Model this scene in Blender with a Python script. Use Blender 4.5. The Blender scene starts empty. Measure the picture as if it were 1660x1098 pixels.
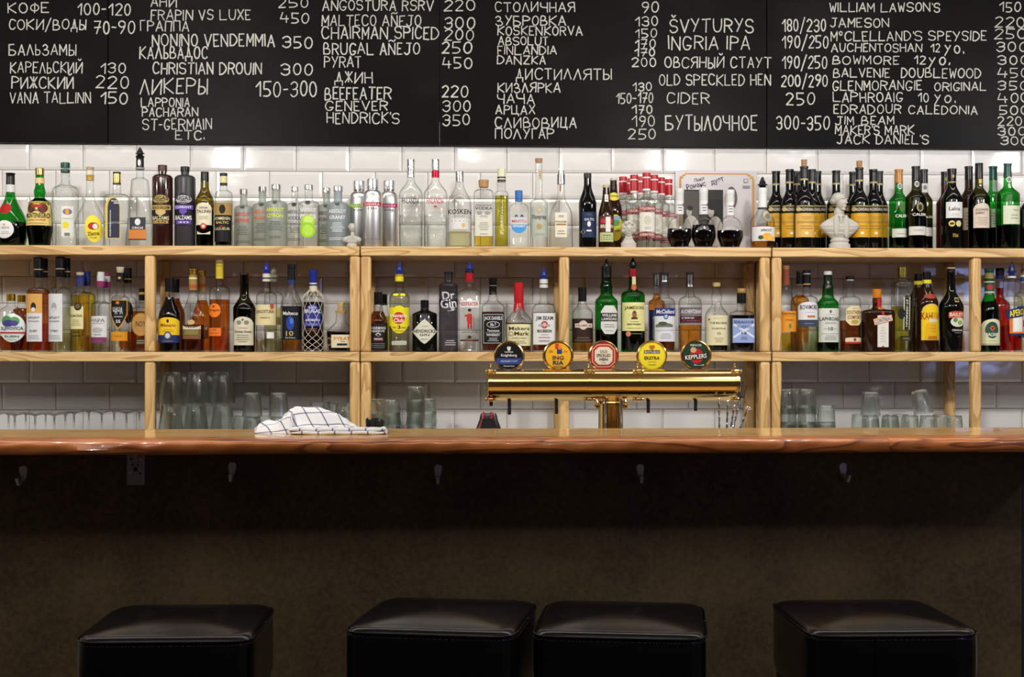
import bpy, bmesh, math, random
from mathutils import Vector, Matrix
random.seed(7)
C = bpy.context.scene.collection
pi = math.pi
# ---------------------------------------------------------------- camera, light, exposure
F = 2265.0; TH = math.radians(2.4); EYE = 1.30; HY = 575.0
sc = bpy.context.scene
cam = bpy.data.cameras.new('camera'); co = bpy.data.objects.new('camera', cam); C.objects.link(co)
cam.sensor_width = 36; cam.lens = 36*F/1660; cam.shift_y = (HY-549)/1660; cam.clip_start = .05
co.location = (0, 0, EYE); co.rotation_euler = (pi/2, 0, -TH)
sc.camera = co
sc.view_settings.view_transform = 'Standard'; sc.view_settings.look = 'None'
sc.view_settings.gamma = 1; sc.view_settings.use_curve_mapping = False
sc.view_settings.exposure = 0.0
sc.cycles.use_denoising = True
sc.cycles.max_bounces = 10; sc.cycles.diffuse_bounces = 4; sc.cycles.glossy_bounces = 4
sc.cycles.transmission_bounces = 6; sc.cycles.transparent_max_bounces = 40
sc.cycles.caustics_reflective = False; sc.cycles.caustics_refractive = False
sc.cycles.sample_clamp_indirect = 6
w = bpy.data.worlds.new('sky'); sc.world = w; w.use_nodes = True
w.node_tree.nodes['Background'].inputs[0].default_value = (.35, .45, .9, 1)
w.node_tree.nodes['Background'].inputs[1].default_value = .6
def lamp(name, loc, aim, power, size=.05, ang=120, col=(1, .95, .88), blend=.6):
    l = bpy.data.lights.new(name, 'SPOT'); o = bpy.data.objects.new(name, l); C.objects.link(o)
    l.energy = power; l.shadow_soft_size = size; l.spot_size = math.radians(ang); l.spot_blend = blend; l.color = col
    o.location = loc; o.rotation_euler = (Vector(aim)-Vector(loc)).to_track_quat('-Z', 'Y').to_euler()
    return o
for x in (-3.4, -1.18, 1.14, 3.04):
    lamp('ceiling_spot', (x, 3.3, 2.34), (x, 5.3, 1.45), 58, .055, 150, (1, .965, .93))
for x, p in ((-2.2, 11), (0.1, 13), (2.3, 14), (4.2, 10)):
    lamp('room_spot', (x, 1.5, 2.75), (x, 3.8, .45), p*1.0, .07, 110)
def arealight(name, loc, aim, sx, sy, power, col):
    l = bpy.data.lights.new(name, 'AREA'); o = bpy.data.objects.new(name, l); C.objects.link(o)
    l.shape = 'RECTANGLE'; l.size = sx; l.size_y = sy; l.energy = power; l.color = col
    o.location = loc; o.rotation_euler = (Vector(aim)-Vector(loc)).to_track_quat('-Z', 'Y').to_euler()
arealight('window_daylight', (5.0, -2.75, 1.7), (5.0, 2, 1.5), .8, 1.1, 30, (.35, .45, 1))
arealight('ceiling_strip', (0.3, 4.45, 2.9), (0.3, 4.45, 0), 5.5, .12, 26, (1, .96, .9))
arealight('soft_front_fill', (0.3, 1.9, 3.0), (0.3, 5.3, 1.0), 6.5, .9, 52, (1, .96, .9))  # added soft fill, no real fitting; lifts the shade under the shelves

# ---------------------------------------------------------------- projection of the photograph's frame into the room
def ray(px):
    u = (px-830)/F
    return (math.sin(TH)+u*math.cos(TH), math.cos(TH)-u*math.sin(TH))
def tt(px, D): return D/ray(px)[1]
def W(px, py, D):
    r = ray(px); t = D/r[1]
    return Vector((t*r[0], D, EYE+t*(HY-py)/F))
def X(px, D): return W(px, 0, D).x
def Z(px, py, D): return W(px, py, D).z

# ---------------------------------------------------------------- materials
def hexc(h):
    if len(h) == 3: h = ''.join(c*2 for c in h)
    v = [int(h[i:i+2], 16)/255 for i in (0, 2, 4)]
    return tuple((c/12.92 if c <= .04045 else ((c+.055)/1.055)**2.4) for c in v)+(1,)
MATS = {}
def newmat(name):
    m = bpy.data.materials.new(name); m.use_nodes = True
    nt = m.node_tree; nt.nodes.clear()
    out = nt.nodes.new('ShaderNodeOutputMaterial')
    return m, nt, out
def node(nt, t, **kw):
    n = nt.nodes.new(t)
    for k, v in kw.items():
        if k.startswith('i_'):
            key = k[2:]; key = int(key) if key.isdigit() else key.replace('_', ' ')
            n.inputs[key].default_value = v
        else: setattr(n, k, v)
    return n
def principled(name, col, rough=.5, metal=0, coat=0, bump=None, spec=.5, noise=None):
    if name in MATS: return MATS[name]
    m, nt, out = newmat(name)
    p = node(nt, 'ShaderNodeBsdfPrincipled')
    p.inputs['Base Color'].default_value = col if len(col) == 4 else (*col, 1)
    p.inputs['Roughness'].default_value = rough; p.inputs['Metallic'].default_value = metal
    p.inputs['Coat Weight'].default_value = coat; p.inputs['Coat Roughness'].default_value = .05
    p.inputs['Specular IOR Level'].default_value = spec
    nt.links.new(p.outputs[0], out.inputs[0])
    tc = None
    if bump or noise:
        tc = node(nt, 'ShaderNodeTexCoord')
    if noise:   # (scale, col2, rough variation)
        n = node(nt, 'ShaderNodeTexNoise'); n.inputs['Scale'].default_value = noise[0]; n.inputs['Detail'].default_value = 6
        nt.links.new(tc.outputs['Object'], n.inputs['Vector'])
        mx = node(nt, 'ShaderNodeMix', data_type='RGBA'); cr = node(nt, 'ShaderNodeMapRange'); cr.inputs[1].default_value = .35; cr.inputs[2].default_value = .65
        nt.links.new(n.outputs[0], cr.inputs[0]); nt.links.new(cr.outputs[0], mx.inputs[0])
        mx.inputs[6].default_value = p.inputs['Base Color'].default_value; mx.inputs[7].default_value = (*noise[1][:3], 1)
        nt.links.new(mx.outputs[2], p.inputs['Base Color'])
    if bump:    # (scale, strength, distance)
        n = node(nt, 'ShaderNodeTexNoise'); n.inputs['Scale'].default_value = bump[0]; n.inputs['Detail'].default_value = 3
        nt.links.new(tc.outputs['Object'], n.inputs['Vector'])
        b = node(nt, 'ShaderNodeBump'); b.inputs['Strength'].default_value = bump[1]; b.inputs['Distance'].default_value = bump[2]
        nt.links.new(n.outputs[0], b.inputs['Height']); nt.links.new(b.outputs[0], p.inputs['Normal'])
    MATS[name] = m
    return m
def ink(h, rough=.5): return principled('print_'+h, hexc(h), rough, spec=.25)
def capm(h): return principled('cap_'+h, hexc(h), .25, spec=.3)
def metalm(h, r=.22): return principled('metal_'+h+str(r), hexc(h), r, 1)
def thin_glass(name, tint, edge, rough=.02, frost=0, fcol=(.8, .85, .82), gl=1.0, bump=0):
    """single-walled glass: tinted see-through that deepens at grazing angles, plus fresnel gloss"""
    if name in MATS: return MATS[name]
    m, nt, out = newmat(name)
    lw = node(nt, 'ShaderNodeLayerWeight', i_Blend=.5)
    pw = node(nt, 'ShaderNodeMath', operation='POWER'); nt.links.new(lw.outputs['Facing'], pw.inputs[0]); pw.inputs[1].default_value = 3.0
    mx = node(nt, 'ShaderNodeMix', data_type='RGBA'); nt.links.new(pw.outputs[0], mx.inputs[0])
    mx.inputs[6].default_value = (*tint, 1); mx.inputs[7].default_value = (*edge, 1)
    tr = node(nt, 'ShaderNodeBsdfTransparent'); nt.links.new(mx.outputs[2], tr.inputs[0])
    g = node(nt, 'ShaderNodeBsdfGlossy', i_Roughness=rough)
    p5 = node(nt, 'ShaderNodeMath', operation='POWER'); nt.links.new(lw.outputs['Facing'], p5.inputs[0]); p5.inputs[1].default_value = 4.5
    ma = node(nt, 'ShaderNodeMath', operation='MULTIPLY_ADD'); nt.links.new(p5.outputs[0], ma.inputs[0]); ma.inputs[1].default_value = .75*gl; ma.inputs[2].default_value = .04*gl
    base = tr
    if frost:
        d = node(nt, 'ShaderNodeBsdfDiffuse', i_Color=(*fcol, 1)); t2 = node(nt, 'ShaderNodeBsdfTranslucent', i_Color=(*fcol, 1))
        a = node(nt, 'ShaderNodeMixShader', i_0=.5); nt.links.new(d.outputs[0], a.inputs[1]); nt.links.new(t2.outputs[0], a.inputs[2])
        b = node(nt, 'ShaderNodeMixShader', i_0=frost); nt.links.new(tr.outputs[0], b.inputs[1]); nt.links.new(a.outputs[0], b.inputs[2]); base = b
    if bump:
        tc = node(nt, 'ShaderNodeTexCoord'); n = node(nt, 'ShaderNodeTexVoronoi', i_Scale=bump); bp = node(nt, 'ShaderNodeBump', i_Strength=.8, i_Distance=.004)
        nt.links.new(tc.outputs['Object'], n.inputs['Vector']); nt.links.new(n.outputs[0], bp.inputs['Height'])
        nt.links.new(bp.outputs[0], g.inputs['Normal']); nt.links.new(bp.outputs[0], lw.inputs['Normal'])
    s = node(nt, 'ShaderNodeMixShader'); nt.links.new(ma.outputs[0], s.inputs[0]); nt.links.new(base.outputs[0], s.inputs[1]); nt.links.new(g.outputs[0], s.inputs[2])
    nt.links.new(s.outputs[0], out.inputs[0]); MATS[name] = m
    return m
def real_glass(name, col, mixt):
    if name in MATS: return MATS[name]
    m, nt, out = newmat(name)
    g = node(nt, 'ShaderNodeBsdfGlass', i_IOR=1.45, i_Roughness=.0, i_Color=(*col, 1)); t = node(nt, 'ShaderNodeBsdfTransparent', i_Color=(*[c*.97 for c in col], 1))
    s = node(nt, 'ShaderNodeMixShader', i_0=mixt); nt.links.new(g.outputs[0], s.inputs[1]); nt.links.new(t.outputs[0], s.inputs[2]); nt.links.new(s.outputs[0], out.inputs[0]); MATS[name] = m
    return m
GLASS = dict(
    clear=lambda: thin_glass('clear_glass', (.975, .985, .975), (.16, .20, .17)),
    emboss=lambda: thin_glass('embossed_glass', (.95, .97, .96), (.3, .34, .32), bump=90),
    tumbler=lambda: real_glass('tumbler_glass', (.972, .995, .978), .25),
    bright=lambda: thin_glass('pane_glass', (.97, .98, .97), (.42, .45, .44)),
    stem=lambda: real_glass('stemware_glass', (.98, .99, .98), .25),
    green=lambda: thin_glass('green_glass', (.10, .55, .14), (.0, .08, .02)),
    olive=lambda: thin_glass('olive_glass', (.42, .34, .05), (.04, .04, .0)),
    dkolive=lambda: thin_glass('dark_olive_glass', (.20, .20, .03), (.01, .01, .0)),
    greyglass=lambda: thin_glass('grey_glass', (.42, .40, .44), (.08, .07, .09), frost=.15, fcol=(.2, .19, .22)),
    frost=lambda: thin_glass('frosted_glass', (.8, .84, .8), (.3, .34, .3), .35, .45, (.62, .68, .62)),
    frostblue=lambda: thin_glass('frosted_bluish_glass', (.75, .82, .84), (.3, .36, .38), .35, .6, (.55, .63, .66)),
    black=lambda: principled('black_glass', (.003, .0035, .003), .05, 0, 0, spec=.3),
    brownglass=lambda: principled('dark_brown_glass', (.022, .008, .003), .05, 0, 0, spec=.35),
    dkred=lambda: principled('dark_red_glass', (.05, .008, .005), .05, 0, 0, spec=.35),
    stone=lambda: principled('brown_stoneware', (.03, .008, .005), .12, 0, .5),
    matte=lambda: principled('matte_black_stoneware', (.03, .031, .034), .38),
    alu=lambda: principled('brushed_aluminium', (.75, .75, .75), .34, 1),
)
LIQ = dict(amber=((.92, .56, .16), (.45, .14, .02)), orange=((.90, .43, .08), (.5, .12, .0)), red=((.82, .10, .03), (.35, .01, .0)),
    brown=((.58, .24, .07), (.12, .03, .0)), dark=((.10, .03, .012), (.02, .0, .0)), dkred=((.06, .004, .004), (.01, .0, .0)),
    yellow=((.95, .82, .28), (.55, .36, .04)), olive=((.80, .75, .26), (.32, .27, .04)), pale=((.95, .95, .80), (.5, .5, .3)), black=((.004, .004, .006), (0, 0, 0)))
def liqm(n): return thin_glass('liquid_'+n, *LIQ[n], rough=.03, gl=.7)

def wood(name, c1, c2, c3, axis='x', rough=.4, coat=0.0, sc_=1.0, bumpd=.001, spec=.5):
    m, nt, out = newmat(name)
    p = node(nt, 'ShaderNodeBsdfPrincipled', i_Roughness=rough); p.inputs['Coat Weight'].default_value = coat; p.inputs['Coat Roughness'].default_value = .04; p.inputs['Specular IOR Level'].default_value = spec
    tc = node(nt, 'ShaderNodeTexCoord'); oi = node(nt, 'ShaderNodeObjectInfo')
    off = node(nt, 'ShaderNodeVectorMath', operation='MULTIPLY_ADD')
    rnd = node(nt, 'ShaderNodeCombineXYZ')
    for k in range(3): nt.links.new(oi.outputs['Random'], rnd.inputs[k])
    nt.links.new(rnd.outputs[0], off.inputs[0]); off.inputs[1].default_value = (13, 7, 5)
    nt.links.new(tc.outputs['Object'], off.inputs[2])
    mp = node(nt, 'ShaderNodeMapping')
    s = {'x': (1.1, 7, 7), 'y': (7, 1.1, 7), 'z': (7, 7, 1.1)}[axis]
    mp.inputs['Scale'].default_value = tuple(a*sc_ for a in s)
    nt.links.new(off.outputs[0], mp.inputs[0])
    n = node(nt, 'ShaderNodeTexNoise', i_Scale=1.6, i_Detail=2, i_Distortion=.6); nt.links.new(mp.outputs[0], n.inputs['Vector'])
    mm = node(nt, 'ShaderNodeMath', operation='MULTIPLY'); nt.links.new(n.outputs[0], mm.inputs[0]); mm.inputs[1].default_value = 9.0
    fr = node(nt, 'ShaderNodeMath', operation='FRACT'); nt.links.new(mm.outputs[0], fr.inputs[0])
    rp = node(nt, 'ShaderNodeValToRGB'); nt.links.new(fr.outputs[0], rp.inputs[0])
    e = rp.color_ramp.elements; e[0].color = (*c1, 1); e[1].color = (*c1, 1); e[1].position = 1
    a = e.new(.55); a.color = (*c2, 1); b = e.new(.88); b.color = (*c3, 1)
    mp2 = node(nt, 'ShaderNodeMapping'); s2 = {'x': (6, 160, 160), 'y': (160, 6, 160), 'z': (160, 160, 6)}[axis]; mp2.inputs['Scale'].default_value = s2
    nt.links.new(off.outputs[0], mp2.inputs[0])
    n2 = node(nt, 'ShaderNodeTexNoise', i_Scale=1.0, i_Detail=3); nt.links.new(mp2.outputs[0], n2.inputs['Vector'])
    hs = node(nt, 'ShaderNodeHueSaturation'); mr = node(nt, 'ShaderNodeMapRange'); mr.inputs[3].default_value = .8; mr.inputs[4].default_value = 1.15
    nt.links.new(n2.outputs[0], mr.inputs[0]); nt.links.new(mr.outputs[0], hs.inputs['Value']); nt.links.new(rp.outputs[0], hs.inputs['Color'])
    nt.links.new(hs.outputs[0], p.inputs['Base Color'])
    bp = node(nt, 'ShaderNodeBump', i_Strength=.25, i_Distance=bumpd); nt.links.new(n2.outputs[0], bp.inputs['Height']); nt.links.new(bp.outputs[0], p.inputs['Normal'])
    nt.links.new(p.outputs[0], out.inputs[0])
    return m
M_PINE = wood('pale_oiled_ash_wood', (.76, .52, .24), (.66, .42, .17), (.46, .26, .09), 'x', .42)
M_PINEZ = wood('pale_oiled_ash_post', (.74, .49, .21), (.62, .38, .145), (.48, .27, .09), 'z', .42)
M_BAR = wood('varnished_red_brown_edge', (.62, .21, .055), (.48, .14, .034), (.19, .045, .012), 'x', .3, .35, .9, .0006)
M_BARTOP = wood('varnished_golden_slab', (.80, .50, .19), (.70, .40, .13), (.42, .20, .06), 'x', .35, .75, .8, .0002, .15)

# ---------------------------------------------------------------- mesh helpers
class MB:
    def __init__(s): s.v = []; s.f = []; s.m = []; s.mats = []; s.uv = None
    def mi(s, m):
        if m not in s.mats: s.mats.append(m)
        return s.mats.index(m)
    def add(s, vs, fs, m):
        b = len(s.v); k = s.mi(m); s.v += [tuple(v) for v in vs]
        for f in fs: s.f.append([b+i for i in f]); s.m.append(k)
    def box(s, x0, x1, y0, y1, z0, z1, m):
        vs = [(x, y, z) for x in (x0, x1) for y in (y0, y1) for z in (z0, z1)]
        s.add(vs, [(0, 1, 3, 2), (4, 6, 7, 5), (0, 4, 5, 1), (2, 3, 7, 6), (0, 2, 6, 4), (1, 5, 7, 3)], m)
    def lathe(s, pts, m, c=(0, 0, 0), N=24, xf=None, cap0=True, cap1=True, rad=None):
        """pts: (z, r) from bottom to top"""
        vs = []
        for z, r in pts:
            for i in range(N):
                a = 2*pi*i/N
                x, y = (rad(z, r, a) if rad else (r*math.cos(a), r*math.sin(a)))
                v = Vector((x, y, z)); v = xf @ v if xf else v+Vector(c); vs.append(v)
        fs = []
        for j in range(len(pts)-1):
            for i in range(N):
                k = (i+1) % N; fs.append((j*N+i, j*N+k, (j+1)*N+k, (j+1)*N+i))
        if cap0: fs.append(tuple(range(N))[::-1])
        if cap1: fs.append(tuple((len(pts)-1)*N+i for i in range(N)))
        s.add(vs, fs, m)
    def tube(s, path, r, m, N=8):
        vs = []; n = len(path); path = [Vector(p) for p in path]
        rs = r if isinstance(r, (list, tuple)) else [r]*n
        up = None
        for i, p in enumerate(path):
            t = (path[min(i+1, n-1)]-path[max(i-1, 0)]).normalized()
            if up is None: up = t.orthogonal().normalized()
            up = (up-t*up.dot(t)).normalized(); b = t.cross(up)
            for k in range(N):
                a = 2*pi*k/N; vs.append(p+rs[i]*(math.cos(a)*up+math.sin(a)*b))
        fs = [(j*N+i, j*N+(i+1) % N, (j+1)*N+(i+1) % N, (j+1)*N+i) for j in range(n-1) for i in range(N)]
        fs += [tuple(range(N))[::-1], tuple((n-1)*N+i for i in range(N))]
        s.add(vs, fs, m)
    def build(s, name, parent=None, smooth=True, loc=(0, 0, 0), sharp=40):
        me = bpy.data.meshes.new(name); me.from_pydata(s.v, [], s.f)
        for m in s.mats: me.materials.append(m)
        me.polygons.foreach_set('material_index', s.m)
        if smooth:
            me.polygons.foreach_set('use_smooth', [True]*len(s.f)); me.set_sharp_from_angle(angle=math.radians(sharp))
        me.update()
        o = bpy.data.objects.new(name, me); C.objects.link(o); o.location = loc
        if parent: o.parent = parent
        return o
def tag(o, label=None, cat=None, group=None, kind=None):
    if label: o['label'] = label
    if cat: o['category'] = cat
    if group: o['group'] = group
    if kind: o['kind'] = kind
    return o
def empty(name, loc, label, cat, group=None, rz=0):
    o = bpy.data.objects.new(name, None); C.objects.link(o); o.empty_display_size = .05
    o.location = loc; o.rotation_euler = (0, 0, rz); return tag(o, label, cat, group)
def copyo(src, name=None, parent=None, loc=None):
    o = src.copy(); C.objects.link(o)
    if name: o.name = name
    if parent: o.parent = parent
    if loc is not None: o.location = loc
    return o
def bevelled(o, wd, seg=2):
    m = o.modifiers.new('bevel', 'BEVEL'); m.width = wd; m.segments = seg; m.limit_method = 'ANGLE'
    return o

# ---------------------------------------------------------------- lettering
TC = {}
def textmesh(s):
    if s in TC: return TC[s]
    c = bpy.data.curves.new('t', 'FONT'); c.body = s; c.resolution_u = 2; c.offset = .018
    o = bpy.data.objects.new('t', c); me = bpy.data.meshes.new_from_object(o)
    vs = [(v.co.x, v.co.y) for v in me.vertices]; fs = [tuple(p.vertices) for p in me.polygons]
    if vs:
        x0 = min(v[0] for v in vs); x1 = max(v[0] for v in vs); y0 = min(v[1] for v in vs); y1 = max(v[1] for v in vs)
        vs = [((v[0]-x0)/max(x1-x0, 1e-6)*2-1, (v[1]-y0)/max(y1-y0, 1e-6)*2-1) for v in vs]
    bpy.data.objects.remove(o); bpy.data.curves.remove(c); bpy.data.meshes.remove(me)
    TC[s] = (vs, fs); return TC[s]
def shape_fn(k):
    if k == 'e': return lambda v: (math.sqrt(max(0, 1-v*v)), -math.sqrt(max(0, 1-v*v)))
    if k == 'd': return lambda v: (1-abs(v)**1.25, -(1-abs(v)**1.25))
    if k == 'a': return lambda v: (.55+.45*math.sqrt(max(0, 1-v*v)), -1)
    if k == 's': return lambda v: (1, -(1-abs(v)**1.5)*1.0+.0)
    if k == 'v': return lambda v: (.9+.1*math.sqrt(max(0, 1-v*v)), -.0-1.0*(1-abs(v)**1.3))
    if k == 'o': return lambda v: (1-max(0, abs(v)-.55)/.45*.42, -(1-max(0, abs(v)-.55)/.45*.42))
    if k == 'u': return lambda v: (-.75+.75*v*v, -1)
    return lambda v: (1, -1)
def decal(mb, items, surf, k, y2z):
    """items: '|' separated 'kind[rot] x y0 y1 hw colour [text]'; lengths in frame pixels; surf(s,z,off)->point; k metres per px"""
    layer = 0
    for it in items.split('|'):
        p = it.split(' ', 6); kind = p[0][0]; rot = float(p[0][1:] or 0)
        x, y0, y1, hw = (float(q) for q in p[1:5]); m = ink(p[5]); layer += 1
        off = .0005+.0003*layer
        kk = kind.lower(); zc = (y2z(y0)+y2z(y1))/2; hh = abs(y2z(y0)-y2z(y1))/2; W_ = hw*k; xc = x*k
        cr, sr = math.cos(math.radians(rot)), math.sin(math.radians(rot))
        def put(vs, fs):
            mb.add([surf(xc+a*W_*cr-b*hh*sr, zc+a*W_*sr+b*hh*cr, off) for a, b in vs], fs, m)
        if kk == 't':
            vs, fs = textmesh(p[6]); put(vs, fs)
        elif kk == 'l':
            n = int(p[6]); rr = random.Random(len(it)+n)
            for i in range(n):
                yy = 1-2*(i+.5)/n; h2 = .32/n; wd = rr.uniform(.55, 1)
                a = [-wd+2*wd*j/4 for j in range(5)]
                put([(q, yy+h2) for q in a]+[(q, yy-h2) for q in a], [(j, j+5, j+6, j+1) for j in range(4)])
        else:
            fn = shape_fn(kk); nx = 14 if hw > 4 else 6; ny = 6 if hh > .02 else 2
            if kk == 'e' or kk == 'd': cols = [-math.cos(pi*i/nx) for i in range(nx+1)]
            else: cols = [-1+2*i/nx for i in range(nx+1)]
            vs = []
            for a in cols:
                t_, b_ = fn(a)
                for j in range(ny+1): vs.append((a, b_+(t_-b_)*j/ny))
            put(vs, [(i*(ny+1)+j, (i+1)*(ny+1)+j, (i+1)*(ny+1)+j+1, i*(ny+1)+j+1) for i in range(nx) for j in range(ny)])
def labels_of(s):
    """split an item string into labels; a capital kind opens a new label"""
    out = []
    for it in s.split('|'):
        if it[0].isupper() or not out: out.append(it)
        else: out[-1] += '|'+it
    return out
# ---------------------------------------------------------------- room
YW = 5.38; YS = 5.05; ZA = 1.690; ZB = 1.309; TS = .034
M_WALL = principled('cream_plaster', (.68, .66, .62), .8, bump=(30, .2, .002))
def slab(name, x0, x1, y0, y1, z0, z1, m):
    b = MB(); b.box(x0, x1, y0, y1, z0, z1, m); return tag(b.build(name, smooth=False), kind='structure')
slab('floor', -4.6, 6.1, -2.6, 5.5, -.05, 0, wood('dark_floor_boards', (.30, .21, .12), (.24, .16, .08), (.12, .08, .04), 'y', .5))
slab('ceiling', -4.6, 6.1, -2.6, 5.5, 3.1, 3.15, M_WALL)
slab('wall_left', -4.65, -4.6, -2.6, 5.5, 0, 3.1, M_WALL)
slab('wall_right', 6.1, 6.15, -2.6, 5.5, 0, 3.1, M_WALL)
b = MB()
for q in ((-4.6, 4.6, 0, 3.1), (5.4, 6.1, 0, 3.1), (4.6, 5.4, 0, 1.15), (4.6, 5.4, 2.25, 3.1)):
    b.box(q[0], q[1], -2.65, -2.6, q[2], q[3], M_WALL)
tag(b.build('wall_front', smooth=False), kind='structure')
b = MB(); mf = principled('window_frame_paint', (.3, .3, .3), .4)
for q in ((4.6, 4.64, 1.15, 2.25), (5.36, 5.4, 1.15, 2.25), (4.6, 5.4, 1.15, 1.19), (4.6, 5.4, 2.21, 2.25), (4.98, 5.02, 1.15, 2.25)):
    b.box(q[0], q[1], -2.66, -2.62, q[2], q[3], mf)
wn = tag(b.build('window_1', smooth=False), kind='structure')
b = MB(); b.box(4.64, 5.36, -2.645, -2.64, 1.19, 2.21, GLASS['bright']()); b.build('pane', wn, False)
# tiled back wall
M_GROUT = principled('grey_grout', (.34, .32, .29), .9)
wb = slab('wall_back', -4.6, 6.1, YW+.007, YW+.06, 0, 3.1, M_GROUT)
def tile_mat():
    m, nt, out = newmat('glazed_white_tile')
    p = node(nt, 'ShaderNodeBsdfPrincipled', i_Roughness=.07)
    oi = node(nt, 'ShaderNodeObjectInfo'); mr = node(nt, 'ShaderNodeMapRange'); mr.inputs[3].default_value = .70; mr.inputs[4].default_value = .76
    nt.links.new(oi.outputs['Random'], mr.inputs[0])
    cb = node(nt, 'ShaderNodeCombineColor')
    for k, f in enumerate((1, .99, .965)):
        mu = node(nt, 'ShaderNodeMath', operation='MULTIPLY'); nt.links.new(mr.outputs[0], mu.inputs[0]); mu.inputs[1].default_value = f; nt.links.new(mu.outputs[0], cb.inputs[k])
    nt.links.new(cb.outputs[0], p.inputs['Base Color'])
    tc = node(nt, 'ShaderNodeTexCoord'); n = node(nt, 'ShaderNodeTexNoise', i_Scale=14, i_Detail=1)
    bp = node(nt, 'ShaderNodeBump', i_Strength=.35, i_Distance=.0015); nt.links.new(tc.outputs['Object'], n.inputs['Vector'])
    nt.links.new(n.outputs[0], bp.inputs['Height']); nt.links.new(bp.outputs[0], p.inputs['Normal'])
    nt.links.new(p.outputs[0], out.inputs[0]); return m
TP, TR = .2019, .1014
def tile_mesh(w_, h_):
    b = MB(); m = tile_mat() if 'tile' not in MATS else MATS['tile']; MATS['tile'] = m
    a, c, e = w_/2, h_/2, .011
    vs = [(-a, .009, -c), (a, .009, -c), (a, .009, c), (-a, .009, c), (-a, .0042, -c), (a, .0042, -c), (a, .0042, c), (-a, .0042, c)]
    vs += [(-a+e, 0, -c+e), (a-e, 0, -c+e), (a-e, 0, c-e), (-a+e, 0, c-e)]
    fs = [(0, 1, 5, 4), (1, 2, 6, 5), (2, 3, 7, 6), (3, 0, 4, 7), (4, 5, 9, 8), (5, 6, 10, 9), (6, 7, 11, 10), (7, 4, 8, 11), (8, 9, 10, 11)]
    b.add(vs, fs, m); o = b.build('tile', wb, False); bevelled(o, .0012, 2); return o
t0 = tile_mesh(TP-.0022, TR-.0022)
first = True
z0 = Z(736, 279.2, YW)
for r in range(-1, 11):
    zc = z0-TR*(r-.5)-0.0
    xj = X(693.7 if r % 2 == 1 else 651.6, YW)
    for i in range(-14, 16):
        xc = xj+TP*(i+.5)
        if xc < X(-150, YW) or xc > X(1830, YW): continue
        o = t0 if first else copyo(t0, 'tile', wb); first = False
        o.location = (xc, YW, zc); o.rotation_euler = (math.radians(random.gauss(0, .14)), 0, math.radians(random.gauss(0, .14)))

# ---------------------------------------------------------------- menu board
YB = 5.355
cbd = empty('menu_board', (X(800, YB), YB, Z(800, 236, YB)), 'long black chalkboard menu mounted on the tile wall above the top shelf', 'chalkboard')
def board_mat():
    m, nt, out = newmat('black_chalkboard')
    p = node(nt, 'ShaderNodeBsdfPrincipled'); tc = node(nt, 'ShaderNodeTexCoord')
    n = node(nt, 'ShaderNodeTexNoise', i_Scale=2.2, i_Detail=7, i_Roughness=.6); nt.links.new(tc.outputs['Object'], n.inputs['Vector'])
    r = node(nt, 'ShaderNodeValToRGB'); nt.links.new(n.outputs[0], r.inputs[0])
    r.color_ramp.elements[0].position = .45; r.color_ramp.elements[0].color = (.0010, .0009, .0008, 1)
    r.color_ramp.elements[1].position = .8; r.color_ramp.elements[1].color = (.010, .010, .0096, 1)
    nt.links.new(r.outputs[0], p.inputs['Base Color'])
    p.inputs['Roughness'].default_value = .38; p.inputs['Specular IOR Level'].default_value = .08
    n2 = node(nt, 'ShaderNodeTexNoise', i_Scale=180, i_Detail=2); nt.links.new(tc.outputs['Object'], n2.inputs['Vector'])
    bp = node(nt, 'ShaderNodeBump', i_Strength=.15, i_Distance=.0006); nt.links.new(n2.outputs[0], bp.inputs['Height']); nt.links.new(bp.outputs[0], p.inputs['Normal'])
    nt.links.new(p.outputs[0], out.inputs[0]); return m
MBD = board_mat()
zb = Z(800, 236, YB)
for a, c in ((-120, 174.5), (175.5, 712), (713, 1242.5), (1243.5, 1790)):
    b = MB(); b.box(X(a, YB), X(c, YB), YB, YB+.02, zb, 3.0, MBD)
    o = b.build('board_panel', None, False); o.parent = cbd; o.matrix_parent_inverse = Matrix.Translation(-cbd.location); bevelled(o, .001, 1)
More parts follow.
